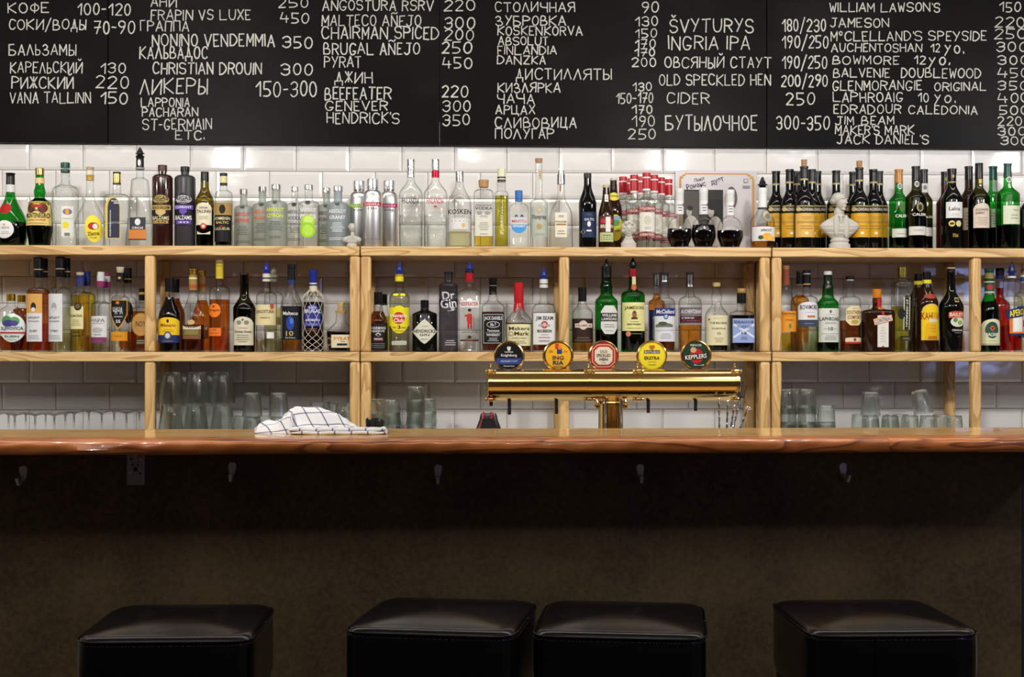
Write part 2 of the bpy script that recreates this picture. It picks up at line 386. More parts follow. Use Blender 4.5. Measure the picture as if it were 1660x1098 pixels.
GL = {
'A': '00 26 40;12 32', 'B': '~00 06 26 35 34 23 03;~13 33 42 41 30 00', 'C': '~45 36 16 04 02 10 30 41', 'D': '00 06;~06 26 44 42 20 00',
'E': '36 06 00 30;03 23', 'F': '36 06 00;03 23', 'G': '~45 36 16 04 02 10 30 42;42 22', 'H': '00 06;40 46;03 43', 'I': '00 06', 'J': '~36 32 31 20 10 01;16 46',
'K': '00 06;46 03 40', 'L': '06 00 40', 'M': '00 06 22 46 40', 'N': '00 06 40 46', 'O': '@0046', '0': '@0036', 'P': '00 06;~06 26 45 44 33 03', 'R': '00 06;~06 26 45 44 33 03;23 40',
'S': '~45 36 16 05 04 13 33 42 41 30 10 01', 'T': '06 46;20 26', 'U': '~06 02 10 30 42 46', 'V': '06 20 46', 'W': '06 10 24 30 46', 'X': '00 46;06 40', 'Y': '06 23;46 10', 'Z': '06 46 00 40',
'Ñ': '00 06 40 46;~07 18 37 48', 'Š': '~45 36 16 05 04 13 33 42 41 30 10 01;18 27 38', 'Ф': '@0145;20 26', 'И': '06 00 46 40', 'Й': '06 00 46 40;~18 27 38',
'Д': '0a 01 41 4a;11 26 31', 'Ы': '06 00;~03 23 32 31 20 00;46 40', 'Ь': '06 00;~03 23 32 31 20 00', 'Б': '36 06 00;~03 23 42 41 30 00', 'Л': '00 26 40',
'З': '~05 16 26 35 34 23 13;~13 33 42 41 30 10 01', 'Ж': '26 20;06 23 46;00 23 40', 'Г': '00 06 36', 'П': '00 06 46 40', 'Ц': '06 00 30 36;30 40 4a', 'Ч': '~06 04 13 43;46 40',
'Я': '40 46;~46 26 05 04 13 43;23 00', 'У': '06 23;46 10', '1': '04 26 20', '2': '~05 16 26 35 34 00;00 30', '3': '~05 16 26 35 34 23;~13 33 32 31 20 10 01', '4': '16 02 42;34 30',
'5': '36 06 03;~03 23 32 31 20 00', '6': '~36 14 02 01 10 20 31 32 23 13 02', '7': '06 36 10;03 33', '8': '@0336;@0033', '9': '@0336;~35 33 10', '/': '0a 37', '-': '03 23', '.': '00 01', "'": '06 05', 'c': '~25 16 05 04 13 24', 'y': '04 12;24 0a', 'o': '@0024'}
for a, c in zip('КОЕСВАМРНТХ', 'KOECBAMPHTX'): GL[a] = GL[c]
def chaikin(p, closed=False):
    for _ in range(2):
        q = [] if closed else [p[0]]
        n = len(p)
        for i in range(n if closed else n-1):
            a, c = p[i], p[(i+1) % n]
            q.append((a[0]*.75+c[0]*.25, a[1]*.75+c[1]*.25)); q.append((a[0]*.25+c[0]*.75, a[1]*.25+c[1]*.75))
        if not closed: q.append(p[-1])
        p = q
    return p
def strokes(s, rnd):
    out = []; x = 0
    for ch in s:
        if ch == ' ': x += 3; continue
        g = GL.get(ch, GL['O']); mxw = 0; jy = rnd.uniform(-.3, .3); sx = rnd.uniform(.9, 1.08); sl = rnd.uniform(-.03, .06)
        for st in g.split(';'):
            sm = st[0] == '~'; el = st[0] == '@'; st = st.lstrip('~@')
            num = lambda q: -1.4 if q == 'a' else int(q)
            if el:
                x0, y0, x1, y1 = (int(q) for q in st)
                pts = [((x0+x1)/2+(x1-x0)/2*math.sin(2*pi*(i+.5)/12)*1.03, (y0+y1)/2+(y1-y0)/2*math.cos(2*pi*(i+.5)/12)) for i in range(14)]
            else:
                pts = [(num(q[0]), num(q[1])) for q in st.split()]
                pts = [(a+rnd.uniform(-.12, .12), c+rnd.uniform(-.15, .15)) for a, c in pts]
                if sm: pts = chaikin(pts)
            mxw = max(mxw, max(p[0] for p in pts))
            out.append([(x+(a+c*sl)*sx, c+jy) for a, c in pts])
        x += mxw*sx+(1.55 if ch not in ".'" else 1.2)
    return out, x-1.5
def chalk_mat():
    m, nt, out = newmat('white_chalk')
    d = node(nt, 'ShaderNodeBsdfDiffuse', i_Color=(.62, .61, .57, 1)); t = node(nt, 'ShaderNodeBsdfTransparent')
    tc = node(nt, 'ShaderNodeTexCoord'); n = node(nt, 'ShaderNodeTexNoise', i_Scale=420, i_Detail=2); nt.links.new(tc.outputs['Object'], n.inputs['Vector'])
    r = node(nt, 'ShaderNodeMapRange'); r.inputs[1].default_value = .30; r.inputs[2].default_value = .52; r.inputs[3].default_value = .35; r.inputs[4].default_value = 1
    nt.links.new(n.outputs[0], r.inputs[0]); mx = node(nt, 'ShaderNodeMixShader'); nt.links.new(r.outputs[0], mx.inputs[0]); nt.links.new(t.outputs[0], mx.inputs[1]); nt.links.new(d.outputs[0], mx.inputs[2])
    nt.links.new(mx.outputs[0], out.inputs[0]); return m
M_CH = chalk_mat()
def chalk(s, x0, y0, x1, y1, tilt=0):
    rnd = random.Random(len(s)*7+int(x0)); st, wd = strokes(s, rnd); b = MB(); k = tt(x0, YB)/F
    h = (y1-y0); kx = (x1-x0)/wd
    for p in st:
        thick = (1.0 if h > 17 else .85)*k*rnd.uniform(.9, 1.2)
        P3 = [Vector((X(x0+a*kx, YB), 0, Z(x0+a*kx, y1-c*h/6+tilt*(a/wd), YB))) for a, c in p]
        for i in range(len(P3)-1):
            a, c = P3[i], P3[i+1]; d = (c-a)
            if d.length < 1e-6: continue
            d.normalize(); n = Vector((-d.z, 0, d.x))*thick; e = d*thick*.6; y = YB-.0006-.00001*i
            b.add([v+Vector((0, y, 0)) for v in (a-e+n, a-e-n, c+e-n, c+e+n)], [(0, 1, 2, 3)], M_CH)
    o = b.build('chalk_lettering', None, False); o.parent = cbd; o.matrix_parent_inverse = Matrix.Translation(-cbd.location)
MENU = """КОФЕ 13 5 79 21;100-120 126 6 211 24;СОКИ/ВОДЫ 15 32 139 48;70-90 153 35 218 55;БАЛЬЗАМЫ 15 72 123 89;КАРЕЛЬСКИЙ 17 101 133 118;130 163 103 203 119
РИЖСКИЙ 19 125 119 143;220 156 124 208 143;VANA_TALLINN 16 150 147 167;150 163 150 206 168;АНИ 245 -5 286 11;250 452 -3 499 12;FRAPIN_VS_LUXE 245 16 406 32;450 454 21 500 37;ГРАППА 228 34 306 50
NONINO_VENDEMMIA 247 56 445 75;350 458 60 506 78;КАЛЬВАДОС 227 76 336 95;CHRISTIAN_DROUIN 248 102 424 120;300 456 104 506 122;ЛИКЕРЫ 227 128 336 152;150-300 415 132 513 156;LAPPONIA 229 159 307 173;PACHARAN 231 175 321 189;ST-GERMAIN 231 193 343 210;ETC. 285 212 330 226
ANGOSTURA_RSRV 523 1 702 17;220 720 0 770 17;MALTECO_AÑEJO 522 25 682 42;300 720 28 769 46;CHAIRMAN_SPICED 522 44 711 63;200 721 48 767 65;BRUGAL_AÑEJO 525 70 680 88;250 717 69 764 87;PYRAT 526 92 585 109;450 717 94 765 111;ДЖИН 543 117 604 134;BEEFEATER 527 142 634 161;220 717 140 758 158;GENEVER 528 164 628 179;300 718 163 762 180;HENDRICK'S 530 183 647 200;350 718 186 761 203
СТОЛИЧНАЯ 803 4 932 19;90 1041 3 1067 20;ЗУБРОВКА 804 26 917 41;130 1030 27 1066 42;KOSKENKORVA 807 43 944 57;150 1030 47 1064 61;ABSOLUT 808 60 888 73;170 1030 64 1062 78;FINLANDIA 807 75 902 88;170 1029 79 1061 91;DANZKA 806 91 884 104;200 1025 94 1063 108;ДИСТИЛЛЯТЫ 837 112 991 129;КИЗЛЯРКА 807 135 908 150;130 1026 134 1056 147;ЧАЧА 806 153 866 168;150-170 999 151 1058 167;АРЦАХ 804 171 867 185;170 1025 171 1057 184;СЛИВОВИЦА 803 191 934 207;190 1025 188 1061 205;ПОЛУГАР 803 209 898 225;250 1019 209 1062 225
ŠVYTURYS 1086 31 1221 52;180/230 1268 32 1338 51;INGRIA_IPA 1084 59 1215 80;190/250 1268 59 1342 78;ОВСЯНЫЙ_СТАУТ 1078 93 1250 110;190/250 1268 92 1340 111;OLD_SPECKLED_HEN 1069 121 1249 138;200/290 1267 122 1341 140;CIDER 1081 151 1150 168;250 1275 151 1320 170;БУТЫЛОЧНОЕ 1079 188 1227 211;300-350 1259 189 1344 210
WILLIAM_LAWSON'S 1345 5 1523 19;150 1620 4 1654 19;JAMESON 1346 30 1441 44;220 1613 28 1661 44;McCLELLAND'S_SPEYSIDE 1347 51 1599 66;250 1612 47 1663 63;AUCHENTOSHAN 1348 71 1494 84;12 1509 71 1523 84;yo. 1532 68 1561 86;300 1615 69 1665 84;BOWMORE 1350 91 1457 104;12 1482 91 1500 104;yo. 1506 88 1538 106;300 1618 90 1667 104;BALVENIE 1351 111 1442 125;DOUBLEWOOD 1461 111 1590 126;450 1617 111 1667 126;GLENMORANGIE 1350 131 1494 146;ORIGINAL 1515 134 1598 147;350 1617 132 1666 146;LAPHROAIG 1351 150 1463 165;10 1489 151 1505 165;yo. 1515 149 1547 166;400 1618 151 1667 166;EDRADOUR 1352 170 1460 184;CALEDONIA 1473 172 1584 185;500 1620 172 1668 186;JIM_BEAM 1354 189 1449 202;220 1618 189 1656 203;MAKER'S_MARK 1354 204 1482 218;300 1618 206 1662 219;JACK_DANIEL'S 1357 219 1505 233;300 1622 222 1666 235"""
for it in MENU.replace('\n', ';').split(';'):
    q = it.split(' '); chalk(q[0].replace('_', ' '), *(float(v) for v in q[1:]))

# ---------------------------------------------------------------- shelf units
def box_part(name, parent, x0, x1, y0, y1, z0, z1, m, bev=.004):
    c = Vector(((x0+x1)/2, (y0+y1)/2, (z0+z1)/2)); b = MB(); b.box(x0-c.x, x1-c.x, y0-c.y, y1-c.y, z0-c.z, z1-c.z, m)
    o = b.build(name, None, True); o.parent = parent; o.location = c-parent.location; bevelled(o, bev, 3); return o
ZK = .90  # back counter top
units = [(-230, 582.6, (242, 575), 'wall shelf unit of pale wood left of the double post'),
         (584.6, 1250.2, (593, 915, 1241), 'wall shelf unit of pale wood behind the brass beer tower'),
         (1252.4, 1900, (1260, 1584), 'wall shelf unit of pale wood at the right end')]
for a, c, posts, lab in units:
    u = empty('shelf_unit', (X((a+c)/2, YS), YS, ZK), lab, 'shelf', 'pale wooden shelf units on the tile wall')
    x0, x1 = X(a, YS), X(c, YS)
    for zt in (ZA, ZB): box_part('shelf_board', u, x0, x1, YS, YW-.001, zt-TS, zt, M_PINE, .0035)
    for p in posts:
        xp = X(p, YS)
        for y0, y1 in ((YS+.002, YS+.040), (YW-.064, YW-.026)):
            box_part('post', u, xp-.0185, xp+.0185, y0, y1, ZB, ZA-TS, M_PINEZ, .009)
            box_part('post', u, xp-.0185, xp+.0185, y0, y1, ZK, ZB-TS, M_PINEZ, .009)
bc = empty('back_counter', (X(830, YS), YS, 0), 'low work counter against the tile wall carrying the glasses', 'counter')
M_STEEL = principled('brushed_steel', (.5, .5, .5), .3, 1, bump=(60, .1, .0005))
M_TOP = principled('satin_steel_worktop', (.72, .72, .70), .5, .3)
box_part('worktop', bc, X(-230, YS), X(1900, YS), 4.93, YW-.001, ZK-.03, ZK, M_TOP, .003)
box_part('cabinet', bc, X(-230, YS)+.01, X(1900, YS)-.01, 4.96, YW-.001, .08, ZK-.03, principled('cabinet_grey', (.6, .6, .58), .5), .003)
box_part('plinth', bc, X(-230, YS)+.03, X(1900, YS)-.03, 5.02, YW-.001, 0, .08, principled('plinth_black', (.03, .03, .03), .6), .003)
sv = empty('service_counter', (0, 4.05, 0), 'service bench behind the bar carrying the beer tower', 'counter')
box_part('worktop', sv, X(-150, 3.5)-.0, X(1780, 3.5), 4.04, 4.50, .87, .90, M_TOP, .003)
box_part('cabinet', sv, X(-150, 3.5)+.01, X(1780, 3.5)-.01, 4.06, 4.46, .0, .87, principled('cabinet_grey', (.6, .6, .58), .5), .003)

# ---------------------------------------------------------------- bar
ZC = 1.088; DF = 3.5
bar = empty('bar_counter', (X(830, 3.8), 3.8, 0), 'long bar with a glossy live-edge wooden top and dark brown front', 'bar counter')
def nz(x, s=0): return math.sin(x*2.1+s)+.6*math.sin(x*5.3+1.7*s+1)+.35*math.sin(x*11.7+2.3*s)+.18*math.sin(x*27+s*3)
def slabtop(x0, x1, name):
    n = max(8, int((x1-x0)/.012)); b = MB(); vs = []
    prof = [(0.50, 0), (.30, 0), (.12, 0), (.05, 0), (.018, -.0006), (.006, -.003), (.001, -.008), (0, -.015), (.001, -.024), (.006, -.032), (.014, -.037), (.05, -.040), (.28, -.040), (.50, -.040)]
    for i in range(n+1):
        x = x0+(x1-x0)*i/n
        knot = math.exp(-((x-X(150, 3.5))/.05)**2)*.010+math.exp(-((x-X(232, 3.5))/.03)**2)*.006+math.exp(-((x-X(1280, 3.5))/.03)**2)*.005
        for j, (dy, dz) in enumerate(prof):
            e = math.exp(-dy/.03); fr = 0 < j < 12
            oy = (.006*nz(x)+.004*nz(x*2.2, 4)*(-dz/.04)+knot*(1 if dz > -.02 else .3)+.0012*math.sin(x*70+j*.8))*e
            oz = (.0016*nz(x*1.6, 2)*e if dz < -.02 else -.0012*abs(nz(x*1.8, 7))*e*(1 if dy < .02 else 0))-knot*.35*math.exp(-dy/.01)*(1 if dz > -.02 else 0)
            vs.append((x, DF+dy+oy, ZC+dz+oz))
    m = len(prof)
    fs = [(i*m+j, i*m+(j+1) % m, (i+1)*m+(j+1) % m, (i+1)*m+j) for i in range(n) for j in range(m)]
    fs += [tuple(range(m))[::-1], tuple(n*m+j for j in range(m))]
    b.add(vs, fs, M_BARTOP); b.mi(M_BAR)
    b.m = [(1 if 2 <= (q % m) <= 12 and q < n*m else 0) for q in range(len(fs))]
    o = b.build(name, None, True, sharp=60); o.parent = bar; o.matrix_parent_inverse = Matrix.Translation(-bar.location)
slabtop(X(-150, 3.5), X(1443, 3.5)-.0003, 'counter_slab'); slabtop(X(1443, 3.5)+.0003, X(1800, 3.5), 'counter_slab')
def panel_mat():
    m, nt, out = newmat('dark_brown_hardboard')
    p = node(nt, 'ShaderNodeBsdfPrincipled', i_Roughness=.75); tc = node(nt, 'ShaderNodeTexCoord')
    n = node(nt, 'ShaderNodeTexNoise', i_Scale=70, i_Detail=5, i_Roughness=.7); nt.links.new(tc.outputs['Object'], n.inputs['Vector'])
    n2 = node(nt, 'ShaderNodeTexNoise', i_Scale=3.5, i_Detail=4); nt.links.new(tc.outputs['Object'], n2.inputs['Vector'])
    ad = node(nt, 'ShaderNodeMath', operation='ADD'); nt.links.new(n.outputs[0], ad.inputs[0]); nt.links.new(n2.outputs[0], ad.inputs[1])
    r = node(nt, 'ShaderNodeValToRGB'); mu = node(nt, 'ShaderNodeMath', operation='MULTIPLY'); nt.links.new(ad.outputs[0], mu.inputs[0]); mu.inputs[1].default_value = .5
    nt.links.new(mu.outputs[0], r.inputs[0]); e = r.color_ramp.elements
    e[0].position = .36; e[0].color = (.038, .023, .008, 1); e[1].position = .64; e[1].color = (.115, .08, .031, 1)
    nt.links.new(r.outputs[0], p.inputs['Base Color'])
    bp = node(nt, 'ShaderNodeBump', i_Strength=.5, i_Distance=.0015); nt.links.new(n.outputs[0], bp.inputs['Height']); nt.links.new(bp.outputs[0], p.inputs['Normal'])
    nt.links.new(p.outputs[0], out.inputs[0]); return m
box_part('front_panel', bar, X(-150, 3.5), X(1656, 3.78), 3.78, 3.80, 0.0, ZC-.041, panel_mat(), .001)
box_part('end_panel', bar, X(1656, 3.78)+.002, X(1780, 3.5), 3.80, 3.83, 0.0, ZC-.041, principled('end_panel_black', (.015, .012, .016), .6), .001)
box_part('back_rail', bar, X(-150, 3.5), X(1780, 3.5), 3.86, 3.92, .90, ZC-.041, M_PINE, .003)
for xl in (-1.4, -.5, .5, 1.3): box_part('leg', bar, xl-.03, xl+.03, 3.86, 3.92, 0, .90, M_PINEZ, .003)
# coat hooks
M_HK = principled('dark_worn_steel', (.5, .54, .6), .3, .5)
hl = ['leftmost coat hook under the bar edge, left of the steel bracket', 'coat hook under the bar edge, first right of the steel bracket', 'coat hook under the bar below the middle gap between towel and beer tower',
      'coat hook under the bar right of the beer tower column', 'rightmost coat hook under the bar edge']
for i, (px, py, ry) in enumerate(((38, 757, -8), (376, 751, 8), (710, 755, 6), (1038, 754, -4), (1367, 752, -6))):
    c = W(px, py+12, 3.78); e = empty('coat_hook', (c.x, 3.78, c.z), hl[i], 'hook', 'steel coat hooks on the bar front')
    b = MB(); pts = [(-.018, .0035), (-.012, .0065), (0, .0095), (.012, .0115), (.018, .0105), (.022, .006)]
    vs = [];
    for z, r in pts: vs += [(-r, 0, z), (-r*.8, -.003, z), (r*.8, -.003, z), (r, 0, z)]
    b.add(vs, [(i*4+j, i*4+(j+1) % 4, i*4+4+(j+1) % 4, i*4+4+j) for i in range(5) for j in range(4)]+[(0, 1, 2, 3), (23, 22, 21, 20)], M_HK)
    o = b.build('hook_plate', e); o.rotation_euler[1] = math.radians(ry*.5)
    b = MB(); s = -1 if ry < 0 and i == 0 else (1 if i == 4 else 0)
    b.tube([(0, -.002, -.006), (s*.002, -.006, -.016), (s*.004, -.014, -.024), (s*.006, -.024, -.024), (s*.007, -.030, -.016), (s*.0075, -.031, -.008)], [.004, .0045, .005, .005, .0045, .006], M_HK); b.build('hook_prong', e)
    for z in (.011, -.001):
        b = MB(); b.lathe([(0, .0028), (.0012, .0024)], M_STEEL, N=8, xf=Matrix.Translation((0, -.003, z)) @ Matrix.Rotation(pi/2, 4, 'X')); b.build('screw', e)
# steel bracket
c = W(219, 763, 3.77); e = empty('angle_bracket', (c.x, 3.78, ZC-.04), 'perforated steel bracket fixing the bar top, left side', 'bracket')
b = MB(); mg = principled('galvanised_grey', (.3, .3, .33), .4, .4); zt = 0; zl = Z(219, 787, 3.77)-(ZC-.04); hwb = .0235
holes = [(-.012, -.027, .003), (-.008, -.043, .003), (.006, -.044, .0028), (-.0005, -.055, .006), (.012, -.066, .003)]
b.box(-hwb, hwb, -.0035, -.0005, zl, zt, mg); o = b.build('bracket_plate', e, False); bevelled(o, .001, 1)
b = MB(); b.box(-hwb, hwb, -.07, -.0035, zt-.003, zt, mg); b.build('bracket_flange', e, False)
b = MB()
for x, z, r in holes: b.lathe([(0, r), (.0004, r)], principled('hole_black', (.003, .003, .003), .9), N=12, xf=Matrix.Translation((x, -.0035, z)) @ Matrix.Rotation(pi/2, 4, 'X'))
b.build('hole', e, False)
b = MB(); b.lathe([(-.03, .004), (0, .0055)], mg, N=10, c=(.002, -.0065, -.002)); b.build('gusset_rib', e)
for x, z in ((.0135, -.029), (-.015, -.063)):
    b = MB(); b.lathe([(0, .0045), (.002, .0035), (.003, .0015)], M_STEEL, N=12, xf=Matrix.Translation((x, -.0035, z)) @ Matrix.Rotation(pi/2, 4, 'X')); b.build('screw', e)
# ---------------------------------------------------------------- bottles
def seg(pts):
    """pts: (y, hw, style) top to bottom -> dense list"""
    out = []
    for i in range(len(pts)-1):
        y0, a = pts[i][:2]; y1, c = pts[i+1][:2]; st = pts[i][2] if len(pts[i]) > 2 else 'l'
        n = 1 if st == 'l' else 7
        for j in range(n):
            t = j/n
            if st == 's': f = (1-math.cos(pi*t))/2
            elif st == 'o': f = math.sqrt(1-(1-t)**2)
            elif st == 'c': f = 1-math.sqrt(1-t*t)
            elif st == 'w': f = .35*t*t+.65*(1-math.cos(pi*t))/2 if t < 1 else 1
            else: f = t
            out.append((y0+(y1-y0)*t, a+(c-a)*f))
    out.append(pts[-1][:2]); return out
def P(top, nh, ny, sy, bh, st='s', bb=None):
    return [(top, nh, 'l'), (ny, nh, st), (sy, bh, 'l'), (999, bb or bh)]
def DP(top, nh, ny, sy, bh, bb=None):   # flared neck foot, then a round shoulder
    m = ny+(sy-ny)*.45
    return [(top, nh, 'l'), (ny, nh, 'c'), (m, nh+(bh-nh)*.38, 'o'), (sy, bh, 'l'), (999, bb or bh)]
PARTN = dict(c='cap', k='cork', f='neck_foil', b='neck_band', s='seal_strip')
ROWD = .083
def bottle(label, cx, row, prof, mat, caps='', labels='', liq=None, n=2, dr=1.0, S='A', group=None, dy=0, ridge=0, D=None):
    zsh = ZA if S == 'A' else ZB
    maxhw = max(p[1] for p in prof)
    k0 = tt(cx, 5.12)/F
    D = D or YS+.012+min(maxhw*k0*dr, .052)+row*ROWD+dy
    k = tt(cx, D)/F; x0 = X(cx, D)
    y2z = lambda y: (EYE+k*(HY-y))-zsh
    ybase = HY-(zsh-EYE)/k
    pf = [(min(y, ybase), hw, *r) for y, hw, *r in prof]
    dense = seg(pf)
    R = []
    for y, hw in dense: R.append((max(0, y2z(y)), hw*k))
    R.reverse(); rb = R[0][1]
    R = [(0, rb*.90), (.0015, rb*.97), (.004, rb)]+[q for q in R[1:] if q[0] > .005]
    nh = R[-1][1]; mh = max(r for z, r in R)
    def blend(r): return max(0, min(1, (r-nh*1.15)/max(mh*.8-nh*1.15, 1e-4)))
    def rx(z):
        for i in range(len(R)-1):
            if z <= R[i+1][0]:
                a, c = R[i], R[i+1]; f = (z-a[0])/max(c[0]-a[0], 1e-6); return a[1]+(c[1]-a[1])*max(0, f)
        return R[-1][1]
    def par(r): bl = blend(r); return 2+(n-2)*bl, 1+(dr-1)*bl
    def surf(s, z, off):
        r = rx(z); nn, d = par(r); a = r+off; q = min(abs(s)/a, .985)
        s2 = math.copysign(min(abs(s), a*.985), s)
        return (s2, -(r*d+off)*(1-q**nn)**(1/nn), z)
    def rad(z, r, a, sc_=1):
        nn, d = par(r); ca, sa = math.cos(a), math.sin(a)
        u = 1/(abs(ca)**nn+abs(sa)**nn)**(1/nn)
        return (r*u*ca, r*d*u*sa)
    root = empty('bottle', (x0, D, zsh), label, 'bottle', group or ('bottles on the top shelf' if S == 'A' else 'bottles on the middle shelf'))
    N = 32 if n > 2 else 24
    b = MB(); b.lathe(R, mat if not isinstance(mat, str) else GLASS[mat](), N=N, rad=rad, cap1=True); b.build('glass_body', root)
    if liq:
        lm, ly = liq; zt = y2z(ly)
        L = [(z, max(.001, r-.0022)) for z, r in R if .006 < z < zt]
        L = [(.006, rb*.88)]+L+[(zt, max(.001, rx(zt)-.0022))]
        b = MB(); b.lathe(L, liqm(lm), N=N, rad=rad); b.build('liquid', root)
    for cp in (caps.split('|') if caps else []):
        q = cp.split(); kd = q[0][0]; met = q[0][1:] == 'm'; y0, y1, hw = (float(v) for v in q[1:4]); m = (metalm if met else capm)(q[4])
        zt, zl = y2z(y0), y2z(y1); r = hw*k; b = MB()
        if kd == 'p':   # pourer
            h = zt-zl
            b.lathe([(zl-.006, r*.62), (zl+h*.25, r*.8), (zl+h*.3, r*1.25), (zl+h*.36, r*1.25), (zl+h*.4, r*.85), (zl+h*.62, r*.72)], m, N=16)
            b.tube([(0, 0, zl+h*.58), (0, 0, zl+h*.75), (.0, -.001, zl+h*.9), (.001, -.002, zt)], [r*.7, r*.5, r*.32, r*.13], m); b.build('pourer', root)
        elif kd == 'c':
            e = min(.0015, r*.2); b.lathe([(zl, r), (zl+(zt-zl)*.12, r), (zl+(zt-zl)*.14, r*.95), (zl+(zt-zl)*.2, r*.95), (zl+(zt-zl)*.22, r), (zt-e, r), (zt, r-e)], m, N=20); b.build('cap', root)
        elif kd == 'k':
            b.lathe([(zl, r*.88), (zt-.001, r), (zt, r*.9)], principled('cork_'+q[4], hexc(q[4]), .7, noise=(220, tuple(c*.6 for c in hexc(q[4])[:3]))), N=16); b.build('cork', root)
        else:
            zs = [zl+(zt-zl)*i/6 for i in range(7)]
            b.lathe([(z, max(r if kd == 'b' else 0, min(rx(z), 1e9)+.0006) if kd == 'f' and z < R[-1][0] else r) for z in zs], m, N=20); b.build(PARTN[kd], root)
    for it in (labels_of(labels) if labels else []):
        b = MB(); decal(b, it[0].lower()+it[1:], surf, k, y2z); b.build('label', root, False)
    return root
B = bottle
# ---- top shelf, left to right
B('green liqueur bottle with red seal and white disc label, far left of top shelf', 17, 0, [(282, 6.5, 'l'), (312, 7, 's'), (365, 26, 'l'), (385, 26, 'l'), (999, 23)], 'green',
  'f 281 300 7.8 120d0d|b 300 312 7.5 d9d9d9', 'E -3 331 349 9.5 a81818|E -2 359.5 388.5 14.5 e3e2e0|t 0 370 373 6 777 BENEDICTINE|l 0 377 382 9 999 2|e -2 365 368 1.5 c80', ('black', 361))
B('dark herbal liqueur bottle with wide cream-yellow label and gold cap', 64.5, 0, [(283, 6.6, 'l'), (300, 7, 's'), (312, 9.3, 's'), (320, 8.2, 's'), (330, 17.5, 'l'), (368, 21, 's'), (999, 17)], 'green',
  'cm 273 284 7.2 b89a5a|b 289 298 7.4 d8c080', 'R 0 328 367 20.5 e9d27c|r 0 330 331.5 19 b89030|e -9 331 347 7 5a3a20|e 9 331 347 7 6a3020|r 0 333 338 8 a83020|t 0 341 344.5 7 222 AMARO|t 0 347 355 19 1c1208 MONTENEGRO|t 0 357 360 14 b03020 LIQUORE|l 0 362 365 17 a06030 2', ('black', 322))
B('tall embossed clear bottle with dark green cap and small lemon label', 106, 0, DP(280, 7, 293, 312, 21.3), 'emboss', 'c 264 273 7.4 0e4a3a|b 275 280 7.3 0e3f33',
  'R 7.5 336 355 9 dfe0da|e 7.5 340 350 7 7a6a9a|e 7.5 340 350 3 e0a020|R 7.5 357 385 9 dcdfd2|e 5 361 372 5 e6d22a|r 7.5 379 384 4 777', dr=.85)
B('pear-shaped clear bottle with slanted yellow oval label and pale cork', 146, 0, [(286, 6, 'l'), (312, 6, 's'), (366, 24.5, 'l'), (999, 22)], 'clear', 'k 271 277 6.5 cdb68a|c 277 284 6.3 d8d4c8|f 284 293 6.6 b8923c',
  'E6 9 350 394 13 ecd83c|e 9 362 374 8 8a3a2a|e 12 364 373 4 e8e0d0|e 5 364 373 3 c82020|t6 9 377 383 9 5a5020 Zlatna|t 9 385 388 5 b09830 PLUM', dr=.7)
B('square clear bottle with tall slate label bordered in yellow, white vertical lettering', 189.5, 0, DP(296, 6.6, 312, 320, 19.5), 'clear', 'c 279 281.5 6.5 222|cm 281.5 298 6.2 c8a85a|b 297 299.5 6.4 222',
  'A -3 321 388 12 d9bf62|a -1.5 323 387 9.5 2c3040|t90 -6 341 384 1.6 e8e8e8 PORTENOVICA|t90 -6.6 362 364 21 eee PORTENOVICA|t 1 326 329 6 ddd FRUSKA|r 3 330 332 4 ccc', n=5, dr=.8)
B('clear flared bottle with black pourer and black-and-orange label', 227, 0, [(253, 6, 'l'), (287, 6, 's'), (293, 13, 'l'), (999, 21.5)], 'clear', 'p 239 254 6 0a0a0a|f 253 275 7.2 101010|b 272 275 7.3 888',
  'R 0 354 374 12.5 2a2c33|r 0 374 389 13.5 c87830|r 0 389 391 14 222|t 0 369 373 9 ddd CURACAO|e 0 356 367 4.5 ddd|E 0 259 270 2.6 ddd', n=5, dr=.9)
B('glossy brown stoneware bottle with gold ornate print', 263.5, 0, P(278, 6.6, 283, 290, 16.8, 'o'), 'stone', 'c 268 278 7.5 4a2c20', 'E 0 315 368 16.5 241510|e 0 318 332 13 b09a5a|t 0 320 326 12 241510 RIGAS|r 0 334 342 15 b89a58|t 0 335.5 340.5 13 2a1a08 BLACK BALSAM|v 0 342 352 8 c8b070|t 0 352 358 13 d8d0b0 BALZAMS|r 0 359 364 12 b09050|t 0 360 363 9 2a1a08 45|l 0 326 332 8 3a2a18 2')
B('matte black stoneware bottle with violet bands', 300, 0, P(279, 6.4, 284, 291, 16.8, 'o'), 'matte', 'c 270.5 279 7.2 151515', 'E 0 315 368 16 121214|e 0 318 332 13 b0aeb4|t 0 320 326 12 161418 RIGAS|r 0 334 341 15 6a48b0|t 0 335.5 339.5 13 ddd CURRANT|v 0 341 350 6 6a48b0|t 0 351 358 13 e0e0e4 BALZAMS|r 0 359 365 12 6240a8|t 0 360.5 363.5 9 ddd 30|l 0 326 332 8 222 2')
B('squat-shouldered olive liqueur bottle with arched cream label and red seal', 332, 0, [(281, 6.2, 'l'), (305, 6.8, 's'), (327, 14.8, 'l'), (999, 14)], 'olive', 'f 279 294 6.6 101010', 'A 0 330 366 12.5 e2dcc0|t 0 336.5 340 7 333 VANA|t 0 341.5 346.5 11 2c2a20 TALLINN|l 0 351 357 8 aaa088 2|E 0 363 373 5 b8402c|e 0 365.5 370.5 2.6 e2dcc0|U 0 370 381 10.5 e0d8b8', ('black', 343))
